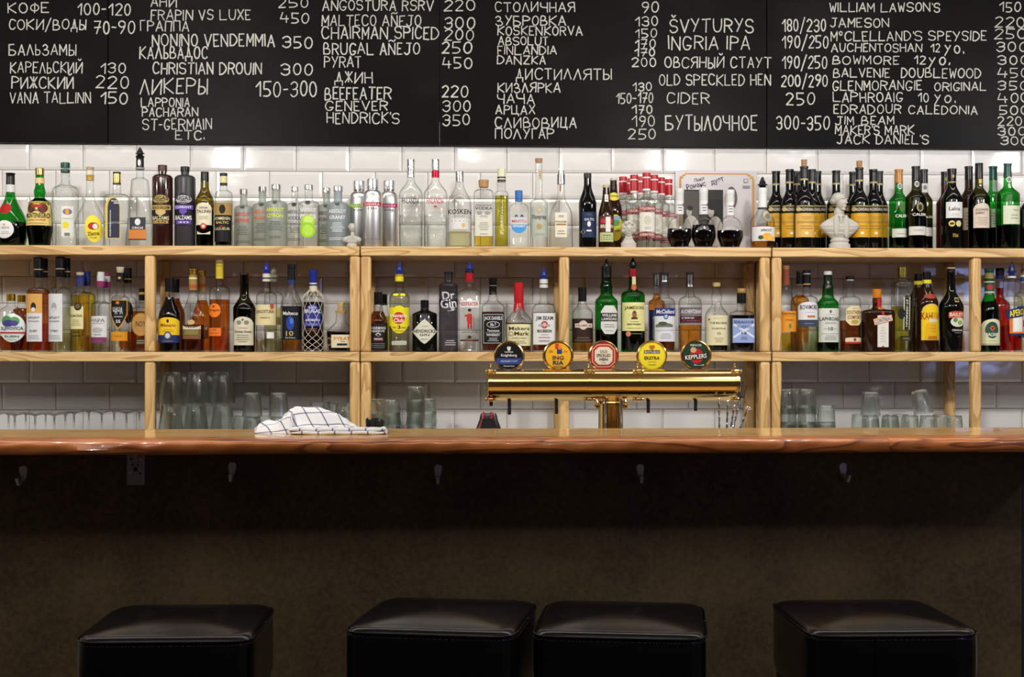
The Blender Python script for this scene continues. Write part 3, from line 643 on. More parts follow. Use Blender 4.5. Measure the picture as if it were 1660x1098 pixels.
B('clear-shouldered rum-type bottle with black and gold label and cream neck band', 362.5, 0, DP(298, 6, 303, 318, 14.3), 'clear', 'c 281 286 6.3 111|f 286 298 6.1 d8cf98|b 297 301 6.2 111', 'R 0 330 350 13.8 a8884a|e 0 333 348 5 16120c|r 0 350 393 13.8 0b0b0b|t 0 353 358 12 d8cf98 KYMMENEN|t 0 360 364 10 c8b878 BALTIC|t 0 367 369.5 4 c03020 No 1|t 0 370 375 12 c8c090 LIQUEUR', ('black', 332))
def vodka(label, cx, row, top, hw, g, col, t1, t2, fnt='555', liq=None, extra=''):
    s = 18.0/hw; y = top
    B(label, cx, row, DP(y+7, 6.4*hw/17, y+22, y+33, hw), g, f'cm {y} {y+8} {7.2*hw/17:.1f} c0c0c0',
      f'E 0 {y+26} {y+34} 4.8 8a8c88|e 0 {y+27} {y+33} 3.6 444844|R 0 {y+38} {y+38.2} .1 ddd|t 0 {y+39} {y+45} {hw*.78:.1f} {col} {t1}|t 0 {y+49} {y+55} {hw*.72:.1f} {col} {t2}'+(f'|l 0 {y+60} {y+76} {hw*.75:.1f} {fnt} 6|l 0 {y+84} {y+89} {hw*.85:.1f} {fnt} 2' if not extra else extra),
      group='short-necked vodka bottles on the top shelf')
vodka('frosted short-necked vodka bottle with red lettering', 395, 1, 307, 15.5, 'frost', 'd8402c', 'ABSOLUT', 'PEPPAR')
vodka('frosted short-necked vodka bottle with orange lettering, behind the yellow-lettered one', 425.5, 1, 303, 16, 'frost', 'e06a2c', 'ABSOLUT', 'MANDRIN')
vodka('frosted short-necked vodka bottle with bright yellow lettering', 447.5, 0, 299.5, 18.3, 'frost', 'dce632', 'ABSOLUT', 'CITRON')
vodka('clear short-necked vodka bottle with blue lettering', 478, 1, 303, 14, 'clear', '2c3478', 'ABSOLUT', 'VODKA')
vodka('clear short-necked vodka bottle with white lettering and green fruit slices', 500.5, 0, 300, 17, 'clear', 'f0f0f0', 'ABSOLUT', 'PEARS', extra='|e 0 350 372 11 a8d838|e 1 352 364 8 c8e870|e 0 362 387 12.5 9cd030|e 0 366 384 9 b4e050')
vodka('frosted short-necked vodka bottle with purple lettering, half hidden', 529.5, 1.1, 305, 15, 'frost', '6a2a50', 'ABSOLUT', 'KURANT')
vodka('bluish frosted short-necked bottle with white lettering, nearest the tiny bust', 548, .2, 302, 18, 'frostblue', 'e8eef0', 'ABSOLUT', 'GRANIT', fnt='e0e6e8')
for lab, cx, row, top, hw, col, tx in (('aluminium bottle with yellow-green band, behind the tiny bust', 582, 1, 294, 17, 'a4d030', 'DANZKA'), ('tallest aluminium bottle with red band, middle of three', 604, 0, 291, 16, 'c02838', 'DANZKA'), ('aluminium bottle with magenta band, rightmost of three', 630.5, 1, 293.5, 15.3, 'c82070', 'DANZKA')):
    B(lab, cx, row, P(top+17, 8.6, top+17.5, top+34, hw, 'o'), 'alu', f'cm {top} {top+14} 9.4 cfcfcf|bm {top+14} {top+17} 8.8 999', f'R 0 {top+38} {top+44.5} {hw*.9} {col}|t 0 {top+39.3} {top+43.3} {hw*.75} d8d8d8 {tx}|T 0 {top+46.5} {top+50} {hw*.5} 555 VODKA|L 0 {top+97} {top+98} {hw*.8} 777 1', group='aluminium vodka bottles', dr=.9)
for lab, cx, col, col2 in (('clear dimpled vodka bottle with black lettering', 666, '3a3f42', 'c8c8c8'), ('clear dimpled vodka bottle with red lettering and red collar', 706, 'b83040', 'b02030')):
    B(lab, cx, 0, [(277, 6, 'l'), (291, 6, 's'), (316, 19, 'l'), (340, 19.3, 'l'), (345, 18.4, 'l'), (350, 19.3, 'l'), (999, 18.8)], 'emboss' if 0 else 'clear', f'cm 258.5 276 6.3 c8c8c8|bm 277 288 6.2 {col2}',
      f'R 0 323.9 324 .1 fff|t 0 323 332 14 {col} FINLANDIA'+('' if cx == 666 else '|E 0 335 338 3 b83040'), n=3, dr=.8)
# dimpled lower bodies of the two vodka bottles are embossed sleeves
for cx in (666, 706):
    D_ = YS+.012+.0345; k_ = tt(cx, D_)/F; bb = [o for o in C.objects if o.name.startswith('bottle') and o.type == 'EMPTY'][-2 if cx == 666 else -1]
    b = MB(); b.lathe([(.004, 18*k_), (.02, 18.3*k_), (.105, 18.3*k_), (.118, 17.5*k_)], GLASS['emboss'](), N=24, rad=lambda z, r, a: (r*math.cos(a), r*.8*math.sin(a)), cap0=False, cap1=False); b.build('dimpled_relief', bb)
B('clear rounded vodka bottle with bold dark lettering across the shoulder', 745, 0, [(294, 6, 'l'), (297, 6.4, 's'), (330, 19, 'l'), (999, 20)], 'clear', 'cm 278 295 6.6 b8b8b8', 'R 0 340 340.1 .1 fff|t 0 341 349 19 1c2026 KOSKEN|L 0 351 354 14 99a 1|R 0 356 374 19.3 dcdcda|l 0 358 362 15 b8a060 1|e 6 363 371 3 d8b868|l 0 373 374 19 888 1', ('pale', 377))
B('faceted clear vodka bottle with round wooden stopper and pale parchment label', 784, 0, P(303, 6, 307, 314, 16, 'o'), 'clear', 'k 292 304 8.6 c89a6a', 'R 0 346 384 14 dcdacb|l 0 350 354 8 444 2|l 0 361 375 11 999080 5|l 0 379 382 10 888 1|T 0 333 335.5 13 222 KOSKENKORVA|T 0 336.5 341.5 14 1a1a1a VODKA|E -7 344 350 5 999|E 6 344 350 5 999', ('yellow', 383), n=4, dr=.8)
B('slim straight bottle of yellow-green bison grass vodka', 813, 0, P(290, 6.8, 310, 315, 11.3, 'o'), 'clear', 'f 274 287 7 d4d8b8|f 287 295 7 3a3020|b 290 291.5 7.1 e0e0d0', 'T90 0 352 356 28 d8dcc0 ZUBROWKA|R -.8 318 350 .5 4a4a10', ('olive', 318))
B('rounded flask-like clear bottle with blue cap, blue disc and red lettering', 841, 0, P(325, 6, 330, 339, 16, 'o'), 'clear', 'c 309 327 6.2 2a6ab8', 'E 0 354 379 12.5 4a98d8|r 0 353 365 13 c9cdcf|t 0 357.5 362 11.5 c04048 MINTTU|t 0 366 369.5 10 e8f0f4 PEPPERMINT|T 0 349 355 9 33427a ^^', n=3, dr=.6)
B('tall long-necked clear bottle with pale green frosted label and wooden stopper', 873.5, 0, DP(264, 5.8, 318, 332, 14.6), 'clear', 'k 257 263.5 6.3 c09070', 'R 0 336 385 13.8 b4bdb0|e 0 337 347 4.4 c8a878|e 0 339 345 2.8 b4bdb0|t 0 350 358 11.5 4a3428 Полугар|e 0 364 373 4.5 b09a60|l 0 379 383 10 99a090 2|F 0 0 0 0 fff'.replace('|F 0 0 0 0 fff', '')+'|R 1.5 276 292 2.6 c8b898|l 1.5 278 290 2 5a4030 4')
B('clear swing-top bottle with upright cream label', 909.5, 0, [(285, 5.6, 'l'), (316, 6, 's'), (350, 18, 'l'), (999, 19)], 'clear', 'cm 277 283 5.2 b0b0b0|bm 283 299 6.4 909090', 'R -1 346 386 9.6 e0dac6|e -1 350 354 5 aaa|t -1 359.5 362.5 9 5a4030 POLUGAR|r -1 364 366.5 8 a87848|l -1 374 382 7 99907a 2|R -1.5 300 311 1.3 a06a3a', n=4, dr=.8)
B('very dark tall beer bottle with navy label', 952.5, 0, [(283, 5.6, 'l'), (300, 6.2, 's'), (332, 14.3, 'l'), (999, 14)], 'black', 'c 281 290 6.3 141414', 'R 2 345 386 12 1d2c4c|t 2 355 359 8 c8ccd4 BALTIC|e 1 360 369 3 e0e0e0|r 1 374 376.5 4 e8e8e8|D -8.5 372 382 3.6 888|d -8.5 374 380 2 222|L 1 348 352 6 9ab 2')
B('short brown beer bottle with white, red and green label', 982.5, 0, [(304, 5.2, 'l'), (314, 5.8, 's'), (352, 12.7, 'l'), (999, 12.5)], 'brownglass', 'c 300 304.5 6 b8b090', 'R 0 351 393 12 5a2a24|r 0 356 363 10 c03040|r 2 353 377 4 e4e0d8|t 0 365 371 10 e8e4d0 BROWN|r 0 378 393 11 b8c088|l 0 381 391 9 2a3a20 3|R 0 316 328 3 ddd|l 0 318 326 2 b33 2')
B('brown beer bottle with round yellow neck label, behind the short one', 994.5, 1, [(292, 5.2, 'l'), (305, 6, 's'), (344, 14, 'l'), (999, 14)], 'brownglass', 'c 289 293 6 c8c4b0', 'E 0 313 326.5 9 e0d050|t 0 317 321 7 333 Eichberg|E 2 349 392 12.5 e2cc3c|e 2 356 368 7 5aa050|r 2 352 358 8 88b8d8|t 2 373 378 8 3a3a6a Trudy')
sto = [(1048, 0, 280.5, 'nearest of the red-capped vodka bottles, full label in view'), (1028, 1, 284, 'red-capped vodka bottle just behind the curly-haired bust'), (1060.5, 1, 284, 'red-capped vodka bottle touching the right of the nearest one'),
       (1071.5, 1.75, 288, 'red-capped vodka bottle, second from the right of the cluster'), (1083.5, 3.0, 291, 'rightmost red-capped vodka bottle of the cluster'), (1010, 2.2, 287, 'leftmost red-capped vodka bottle of the cluster'),
       (1038.5, 2.3, 287, 'red-capped vodka bottle showing only its cap between the two front ones'), (1019, 3.0, 290, 'red-capped vodka bottle at the back showing only its cap, left side')]
for cx, row, top, lab in sto:
    B(lab, cx, row*.9, DP(top+26, 6, top+36, top+47, 14.6 if row < 1 else 13.6), 'clear', f'f {top} {top+26} 6.6 b01c28|b {top+7} {top+9} 6.8 e0e0e0|b {top+26} {top+29} 6.3 e8e8e8',
      f'R 0 {top+2} {top+25} 1.2 c8c8c8|R 0 {top+56} {top+62} 14.4 a02028|t 0 {top+57} {top+61} 12.5 e6e0dc STOLICHNAYA|R 0 {top+65} {top+96} 12.2 dedbd0|e 0 {top+70} {top+86} 6 c8c4b0|l 0 {top+88} {top+93} 8 8a7a6a 2|R 0 {top+98} {top+104} 14 a02028|t 0 {top+99} {top+103} 12 e6e0dc RUSSIAN VODKA', group='red-capped vodka bottles')
for cx, top, hw, ly, lab in ((1101.5, 306, 20.5, 371, 'leftmost of three bulb-shaped decanters half full of dark red wine'), (1140.5, 306, 20.5, 365, 'middle one of three bulb-shaped decanters, fullest with dark red wine'), (1183.5, 308, 21.8, 374, 'rightmost of three bulb-shaped decanters with a clear glass ring relief')):
    B(lab, cx, 0, [(top+10, 6.8, 'l'), (349, 6.8, 'c'), (353, 9, 'o'), (382, hw, 's'), (999, hw*.72)], 'clear', f'c {top} {top+8} 7.4 d8d8d8|f {top+8} {top+20} 7 cfcfcf|f {top+20} {top+42} 7 dcdcdc',
      f'L 0 {top+25} {top+38} 5 556 3|E 6 {top+24} {top+29} 2 a02030', ('dkred', ly), dr=.62, group='bulb-shaped decanters of dark red wine')
    bb = [o for o in C.objects if o.name.startswith('bottle') and o.type == 'EMPTY'][-1]
    b = MB(); k_ = tt(cx, 5.1)/F; zc = .052; xr = .014
    for rr in (.021, .026): b.tube([(xr+rr*.8*math.cos(a*pi/12), -.030-.0*a, zc+rr*math.sin(a*pi/12)) for a in range(25)], .0011, GLASS['bright'](), 6)
    b.build('relief_ring', bb)
B('clear apricot liqueur bottle with black pourer, white neck and fruit label', 1236, 0, [(303, 6.8, 'l'), (338, 7.2, 's'), (360, 19.5, 'l'), (999, 19.5)], 'clear', 'p 287 306 6.6 0a0a0a|c 305 314 7.6 e0e0e0|f 314 338 7.6 dcdcdc|b 337 339 8 333',
  'R 0 369 392 18.4 dedede|r 0 368 369 18.4 8a2020|t 2 373 377 9 222 APRICOT|e 3 379 391 8 e8a838|e 10 383 392 6 f0b848|e -7 383 390 4 3a5a30|E 5 341 361 8.5 8a8470|e 5 343 359 7 b8b4a4|e 5 346 356 4 77705e', ('amber', 389))
W_ = [(1303.5, 0, 270, 16, 1, 'dark wine bottle with loose cork and warm yellow label, left of the big bust'), (1280, .68, 275, 15, 0, 'dark wine bottle with yellow label, left neighbour of the corked one'), (1258, 1.36, 278, 15, 0, 'dark wine bottle with yellow label beside the apricot bottle'),
      (1393, .45, 272, 16, 1, 'dark wine bottle with a loose pale cork, right of the big bust'), (1415.5, 1.15, 275, 15.5, 0, 'dark wine bottle with yellow label, right neighbour of the second corked one'), (1316, 1.1, 275, 14.5, 0, 'dark wine bottle directly behind the corked one left of the big bust'),
      (1325, 2.05, 278, 14, 0, 'dark wine bottle at the back, close to the left shoulder of the big bust'), (1292, 2.2, 278, 13.5, 0, 'dark wine bottle at the back between two yellow labels, only neck visible'), (1355.5, 1.1, 277, 15, 0, 'dark wine bottle straight behind the big bust'),
      (1383, 1.5, 279, 14, 0, 'dark wine bottle at the back, left of the second corked one'), (1425, 2.1, 278, 14, 0, 'dark wine bottle at the back, rightmost with a yellow label')]
for cx, row, top, hw, ck, lab in W_:
    B(lab, cx, row, [(top, 5.9, 'l'), (top+33, 6.3, 's'), (top+58, hw, 'l'), (999, hw)], 'black', f'f {top} {top+22} 6.5 141416|b {top} {top+3} 6.9 18181a|b {top+20} {top+23} 6.7 a89868'+(f'|k {top-11} {top+1} 4.8 b88a58' if ck else ''),
      f'R 0 334 346 {hw*.94:.1f} 17130f|r 0 334.5 336.5 {hw*.9:.1f} a8985c|t 1 338.5 343.5 {hw*.72:.1f} d8d0bc MAZANDARAN|e {-hw*.75:.1f} 337 344 3 c8b878|R 0 347 386 {hw*.96:.1f} {"dcae58" if row == 0 and cx < 1350 else "d8a428"}|r 0 360 363 {hw*.9:.1f} b88c40|l 0 352 358 {hw*.6:.1f} a8843c 2|l 0 366 374 {hw*.7:.1f} a07c30 2|e 0 377 382 3 f0e8b8', group='dark wine bottles with yellow labels')
def port(lab, cx, row, top, hw, g, foil, lb, liq=None, dy=0): B(lab, cx, row, [(top, 5.9, 'l'), (top+36, 6.6, 's'), (top+52, hw, 'l'), (999, hw)], g, f'f {top} {top+22} 6.6 {foil}|b {top} {top+3} 6.9 {foil}', lb, liq, dy=dy, group='port and sherry bottles at the right of the top shelf')
port('green port bottle with orange-gold foil and low white label', 1457, .35, 275, 15.3, 'green', 'b07a38', 'E 0 297 308 4 c8c8b8|e 0 299 306 3 889|R -.5 372 386 13 c8cac0|l 0 379 382 8 888 1|T 0 349 354 9.5 dfe0d8 CALEM|E 1 330 346 4.5 4a6a28', ('black', 383))
port('olive port bottle with black foil and low white label, in front', 1484.5, 0, 270, 16.2, 'dkolive', '1a1a1c', 'E 0 294 304 4 ccc|e 0 296 302 2.8 777|R 1 368.5 382.5 15 d2d2ca|t 0 373 376 8 888 COLHEITA|T 1 347 351.5 11 e4e4dc CALEM|E 2 330 345 6 8a8450|e 2 333 343 3 1a1a10', ('black', 370))
port('olive port bottle with black foil, behind and right of the front one', 1497.5, .95, 275, 14, 'dkolive', '1c1c1e', 'R 0 298 313 4.8 cfcfcf|e 0 301 309 3 777|R 0 370 384 13.5 d2d2ca|T 2 351 355 9 e4e4dc CALEM', ('black', 370))
port('dark red fortified wine bottle half hidden behind the script-labelled one', 1532, .95, 279, 14, 'dkred', '1b1a1c', 'E 0 288 294 3 8a7a40|R 0 334 368 12 2e1a16|l 0 338 364 7 7a5a48 5')
B('dark sherry bottle with square white script label and two gold discs', 1543, 0, [(277, 6.4, 'l'), (298, 6.8, 's'), (326, 17, 'l'), (999, 16.8)], 'black', 'f 274 290 7 101012|b 274 282 7.4 141416|b 295 297 7 a89050', 'R 0 329 355 13.5 dcdcda|t -1 337 343 9 444 LaIna|l 0 347 352 9 bbb 2|E -5.5 359 369 4.8 d8c070|e -5.5 362 366 3.4 3a3010|E 5.5 359 369 4.8 d4c890|T 0 380 386 4.5 b09030 750ml|E 0 284 289 2.2 b89848', group='port and sherry bottles at the right of the top shelf')
port('near-black bottle with cream label, behind the parchment-labelled sherry', 1570.5, .95, 270, 13.5, 'brownglass', '141214', 'R -4 338 374 9.5 b8a890|l -4 344 370 7 7a6450 5|R 7 334 370 2.5 888')
B('tall dark olive sherry bottle with parchment label and black lettering', 1587, 0, [(267, 5.9, 'l'), (302, 6.4, 's'), (322, 17.3, 'l'), (999, 17)], 'dkolive', 'f 265 290 6.5 17171a|bm 265 268 6 a8a8a8', 'A -.5 331 371 13 d6c8b8|t -.5 339.5 343.5 10.5 5a4a44 ALEXANDRO|t -4 345 349 7 5a4a44 SHERRY|l -.5 353 367 11 b09a8c 5|R 0 291 298 2.4 d8b850|E 0 300 303 2 ddd', ('black', 352), group='port and sherry bottles at the right of the top shelf')
port('bright green bottle with green foil, squeezed behind its neighbours', 1610, .95, 270, 12.5, 'green', '1c5044', 'R 0 293 312 3.6 98a898|R 0 340 370 11 a8b098|l 0 345 366 8 566a50 5', ('black', 366))
port('large green vintage bottle with green foil and square cream label', 1633.5, 0, 265, 19, 'green', '1f4a40', 'E 0 287 297 4.6 c8ccc4|e 0 289 295 3 7a8a7a|R 0 298 306 2 b8c8b8|R 1 335 365 14 d4d8c0|t 6 341 344 5 7a8468 VALE|l 4 348 358 7 9aa488 2', ('black', 366))
port('dark bottle cut by the right picture edge', 1667, .2, 290, 15, 'black', 'a88070', 'R 0 340 370 13 3a3a38', dy=.03)
# ---- middle shelf, left to right
def M(*a, **k): k['S'] = 'B'; return B(*a, **k)
L1 = 'E 5 509 555 19.5 dfe8e4|e -3 512 530 8 4a8a50|e 9 514 528 8 5a9a58|e 0 519 530 9 3e3a78|e 9 520 529 6 4a4488|t 5 530 537 17 2a2430 SLJIVOVICA|r 5 538.5 541 18.5 c03038|t 5 544 547.5 11 2a6a50 RUBIN|l 5 550 552 8 888 1'
M('round flask of plum brandy with fruit label, far left of middle shelf', 18, 0, [(487, 6.4, 'l'), (496, 7, 'o'), (530, 24, 's'), (999, 18)], 'clear', 'cm 477 488 7.2 c8a83c', L1, ('brown', 545), dr=.6)
M('second gold-capped round flask, directly behind the far-left plum brandy', 35, .95, [(489, 6.2, 'l'), (498, 7, 'o'), (530, 21, 's'), (999, 17)], 'clear', 'cm 479 490 7 c8a83c', '', ('brown', 500), dr=.5)
for lab, cx, row, top, hw, c1, lq, lx in (('tall black-capped brandy bottle with tan-over-white label', 62, 0, 417.5, 18, 'd8a458', 'brown', -3.5), ('tall black-capped spirit with all-white label', 97.5, 0, 416.5, 18, 'd9dadb', None, -6)):
    M(lab, cx, row, DP(top+32, 6.2, top+43, top+58, hw), 'clear', f'c {top} {top+6} 7.4 201612|f {top+6} {top+33} 7.2 0e0e10|b {top+19} {top+20.5} 7.3 b8a070', f'R {lx} 477 554 13.5 dcdde0|r {lx} 477 508 13.5 {c1}|e {lx} 491 506 4.5 {"2a2420" if cx < 80 else "a8a8a8"}|e {lx} 499 506 3.6 {"ddd" if cx < 80 else "d0d0d0"}|t {lx} 513.5 518 10 555 АРЦАХ|t {lx} 519.5 522.5 9 888 Artsakh|t {lx} 535 538.5 6.5 444 {"50 ABV" if cx < 80 else "ТУТОВАЯ"}|l {lx} 543 551 11 a0a4a8 3', ('orange' if cx < 80 else 'pale', 470 if cx < 80 else 540), dr=.85)
M('twin of the tan-labelled brandy, showing only its black cap and amber side behind it', 70.5, .98, DP(450, 6, 461, 476, 16.5), 'clear', 'f 419 450 6.8 0f0f11|b 440 441.5 6.9 b8a070', '', ('orange', 525), dr=.85)
M('twin of the white-labelled spirit, showing only its black cap and clear side behind it', 107, .98, DP(450, 6, 461, 476, 16.5), 'clear', 'f 419 450 6.8 0f0f11|b 440 441.5 6.9 b8a070', '', ('pale', 500), dr=.85)
lab = 'R -3.5 497 534 12 ddd4a0|e 0 491 504 6 2a2018|e 0 493 501 4 6a5830|t -3.5 510.5 514.5 10.5 4a3a1a CHACHA|l -3.5 518 529 9.5 a89a60 4|l -3 536 548 8 2a2a28 2'
M('golden grape spirit with blue foil, brown stopper and cream label', 130, 0, DP(462, 6.2, 468, 480, 15), 'clear', 'k 437 441.5 6.9 4a3028|k 441.5 446.5 6.5 d0c098|f 446.5 463 6.3 242c68|b 452 462 6.5 30386a', lab, ('yellow', 479))
M('identical golden spirit hiding behind the blue-foiled one', 140.5, .95, DP(463, 5.8, 470, 482, 14.3), 'clear', 'f 440 464 6.2 1e2664|b 448 457 6.3 2c3670', 'R 2 503 544 7 e0c030', ('yellow', 474))
M('clear spirit with silver domed top, purple band and white label', 163.5, 0, DP(462, 6, 484, 497, 15), 'clear', 'c 441 447 5.6 d8d8d8|f 446 456 6.3 c9c9cc|f 456 464.5 6.6 8a2c62', 'R -2 513 547 14 dcdada|t -2 517 523 11 556 ЧАРА|t -2 523.8 526 9 889 Виноградная|e -2 531 540 8 b4b4b4|l -2 541 545 9 889 1|r -2 547.5 556.5 14 7a3a60', ('pale', 562))
M('second purple-banded spirit tucked behind the silver-topped one', 173, .95, DP(466, 5.6, 486, 498, 13.5), 'clear', 'c 442.5 448 5.6 7a2c58|f 448 457 5.8 c9c9cc|f 457 466.5 6 8a2c62', '')
M('clear spirit with pointed black shield label and orange band', 195, 0, DP(457, 6.2, 474, 488, 14.6), 'clear', 'k 433 438 6.6 dcd4b8|k 438 442.5 6 cfc4a0|f 442.5 457 6.5 16161a|R'.replace('|R', ''), 'S 0 487 534 13.4 c88a28|s 0 488 531 12 0e0e12|e -1 489 494 3 d86a28|t -1 498.5 510 8 e0e0e0 ЧАЧА|t 0 519 524 3.6 ddd 55|r 0 513 515 7 999|R -.5 538.5 553 13.6 d89018|t 0 544 547 6 8a5a10 GOLD|E 0 449 453 2.4 c8a050', ('pale', 536))
M('black-capped twin directly behind the shield-labelled spirit', 207, .95, DP(459, 5.8, 476, 489, 13.8), 'clear', 'f 435 459 6.5 101012|b 452 453.5 6.6 a88030', 'E 4 489 525 7 15151a', ('orange', 538))
M('amber whisky with round gold emblem, half hidden by the left front post', 231.5, .5, DP(487, 6, 492, 506, 18), 'clear', 'c 468 474 6.2 1a1408|b 474 478 6.3 b09a40|f 478 487 6.2 0f0f0f', 'E 0 508 545 15 c09a50|e 0 510.5 542.5 13 d8a050|e 0 513 540 11 c89858|t 0 521 530 8 6a3a10 NOY|R 1 549 560 9 3a3020|l 0 551 558 7 c8b890 2', ('orange', 505), n=4, dr=.8)
lb = 'A 0 515 543.5 17 ecc424|t 0 525 530.5 12 7a2414 Milenario|e 0 518 524 2 3a1a10|l 0 533 539 10 c09020 2|r 0 543.5 556 17 242c5c|e 0 538 551 6 4a4a50|e 0 540 549 4 c8c8c8|l 0 552.5 554.5 9 99a 1'
M('dark brandy with yellow-and-navy label and wide black cap', 275, 0, [(472, 6.6, 'l'), (480, 7, 's'), (514, 17.8, 'l'), (999, 17.6)], 'clear', 'f 451 473 7.3 0c0c0e|b 468 473 7.5 141416', lb, ('dark', 482), dr=.9)
M('second black-capped dark brandy behind the yellow-and-navy one', 284, .95, [(474, 6.4, 'l'), (481, 7, 's'), (514, 16.5, 'l'), (999, 16.3)], 'clear', 'f 453 474 6.8 0c0c0e', '', ('brown', 484), dr=.9)
lb = 'R 0 529 550 14.5 6a5a38|u 0 522 534 14.5 d8c8a0|e 0 519 527 6 c8a870|t 0 531 535 12.5 e8e4dc ARARAT|r 0 536 543 11 8a7a40|l 0 545 549 13 c0503a 2'
M('drop-shaped cognac bottle with flared gold stopper', 313, 0, [(447, 6.5, 'l'), (471, 6.6, 's'), (520, 18.8, 'l'), (999, 19)], 'clear', 'cm 436 439 8.2 c8a040|cm 439 446 6.8 b89038|f 446 470.5 6.9 a08048|b 450 453 7 e0d8a0|b 462 468 7 a85a30', lb, ('brown', 527), dr=.9)
M('second drop-shaped cognac behind, with orange spirit in its neck', 327.5, .98, [(450, 5.8, 'l'), (474, 6, 's'), (520, 16.5, 'l'), (999, 17)], 'clear', 'cm 439 442 7.2 c8a040|cm 442 449 6 b89038|f 449 473.5 6.2 a08048|b 460 466 6.3 a85a30', 'R 4 529 550 8 6a5a38|t 5 531 535 6 e8e4dc ARARAT', ('orange', 487), dr=.9)
M('tall amber cognac with round orange label and yellow foil', 356, 0, DP(427, 6, 457, 473, 16.8), 'clear', 'c 421 428 6.5 8a7440|f 428 452 6.4 d8c038|b 431 432 6.5 8a7a20', 'E -6 492.5 515 10.5 ec7c20|t -6 501.5 506.5 9 4a2008 Frapin|e -7 496 499 1.5 222|R -6 532 545 10.8 ea7826|t -6 534 536.5 4 333 VS|l -6 539 542 8 8a4a20 1', ('orange', 486))
M('dark green calvados bottle with arched parchment label', 396, 0, [(443.5, 6.6, 'l'), (478, 7.2, 's'), (502, 18.2, 'l'), (999, 17)], 'dkolive', 'f 443 446 6.9 2a2a22', 'A 0 514 560 16 dcd6bc|e -6 520 527 4 8a8a7a|e 6 520 527 4 8a8a7a|e 0 517 521 2 5a8a50|t 0 531 533 8 999080 Calvados|t 0 536 540 13.5 5a5244 Christian Drouin|l 0 542 556 11 8a8474 4', ('black', 492))
M('clear rum with blue pourer and large cream label', 432, 0, DP(456, 6.2, 468, 482, 16.8), 'clear', 'p 425 445 6.2 28349a|f 444 450 6.6 dcd8c4|b 450 453 6.5 555|f 453 456.5 6.6 d8d4c0', 'R 0 495 527.5 16 e0d2a0|t -1 503 508.5 14.5 3a2418 ANGOSTURA|t 0 514.5 517 8 8a4a30 RESERVA|l 0 510.5 512 9 aa9a70 1|e 10.5 492 502 3 b8503a|R 8 539 549 5.4 e8e8e4', ('pale', 551))
M('second clear rum with pale stopper, behind the blue-pourer one', 443.5, .95, DP(456, 5.6, 468, 482, 15.4), 'clear', 'k 432 446 4.6 b0a890|f 446 457 6 d4d0bc|b 450 453 6 555', 'R 5 500 527 8 d0c070', ('pale', 500))
M('rum bottle with tall black label showing a blue figure', 472.5, 0, [(458, 6.2, 'l'), (462, 6.4, 's'), (496, 17.3, 'l'), (999, 17)], 'clear', 'c 429 437 6.4 121214|f 437 462 6.2 18181a|b 454 461 6.6 28356a', 'R 0 497 551 17 101116|t 0 505.5 511.5 12 dcdcd8 Malteco|e 0 513 536 6.5 24409a|e 2 516 526 3 4a78c8|t -1 537 545 6 b8a868 10|t 0 546.5 549 8 bbb Ron Panama|R -15 499 549 .8 888', ('amber', 548))
M('rum bottle wrapped in pale netting with blue cap and blue label', 508, 0, DP(463, 6.2, 473, 490, 17.2), 'clear', 'c 437 464 6.4 26308c|b 459 461 6.5 ccc|f 464 473 6.8 d8ceb0', 'E 0 494 530 13 2e3894|r 0 508 530 13 2c3488|t 0 497 501.5 6 d8d8e0 RON|t 0 502 508 13 e0e0ea BRUGAL|t 0 517 522 12 e6e6ee AÑEJO|t 0 525 528 9 99a8d8 SUPERIOR|l 0 532 538 9 8a5a50 2', ('dkred', 490))
netb = [o for o in C.objects if o.name.startswith('bottle') and o.type == 'EMPTY'][-1]
b = MB(); mn = principled('cream_net_cord', (.68, .62, .48), .7); k_ = tt(508, 5.1)/F
def nr(z):   # radius at height
    y = HY-(z+ZB-EYE)/k_
    return ((6.8 if y < 473 else 17.4 if y > 490 else 6.8+10.6*math.sqrt(max(0, 1-(1-(y-473)/17)**2)))*k_)+.0006
for s in (-1, 1):
    for j in range(8):
        pts = []
        for i in range(30):
            t = i/29; z = .225-(.223)*t; a = 2*pi*j/8+s*t*2.6+s*.8*max(0, t-.7)*6*t; r = nr(z); pts.append((r*math.cos(a), r*math.sin(a), z))
        b.tube(pts, .0008, mn, 5)
b.build('netting', netb)
M('squat rum jug with protruding cork and cream label, by the double post', 552.5, 0, [(505, 7.4, 'l'), (519, 8, 's'), (540, 23.5, 'l'), (999, 22)], 'clear', 'k 490.5 507 5.6 cfae70|b 504 508 8.8 b08a5a', 'R 4 543 564 18.5 e0d6b4|t 3 546.5 552 13 c87830 PYRAT|t 4 553 555 4 555 XO|r 3 557 560.5 8 2a2a2a|E -18 547 561 4 8a7a4a|e -18 549 559 3 2a1408', ('dark', 537), dr=.6)
lb = 'R 1 525 568 15 121212|t 0 530 534.5 13 cfcfcf CHAIRMANS|t 0 535.5 539 11 cfcfcf RESERVE|d 1 539.5 546 5 bbb|d 1 541.5 545.5 3 121212|r 1 547.5 553 8 6a1820|t 1 548.5 551.5 7 ddd ORIGINAL|l 1 556 565 11 777 3'
M('dark-labelled spiced rum with black cap beside the left end post', 613, 0, [(492, 6.4, 'l'), (500, 7.6, 's'), (522, 15.5, 'l'), (999, 15.5)], 'clear', 'c 474 494 6.8 100e0e', lb, ('brown', 505))
M('black-capped rum half visible behind the spiced rum', 622, .95, [(495, 5.8, 'l'), (503, 7, 's'), (524, 14, 'l'), (999, 14)], 'clear', 'c 477 495 6 121010', '', ('olive', 513))
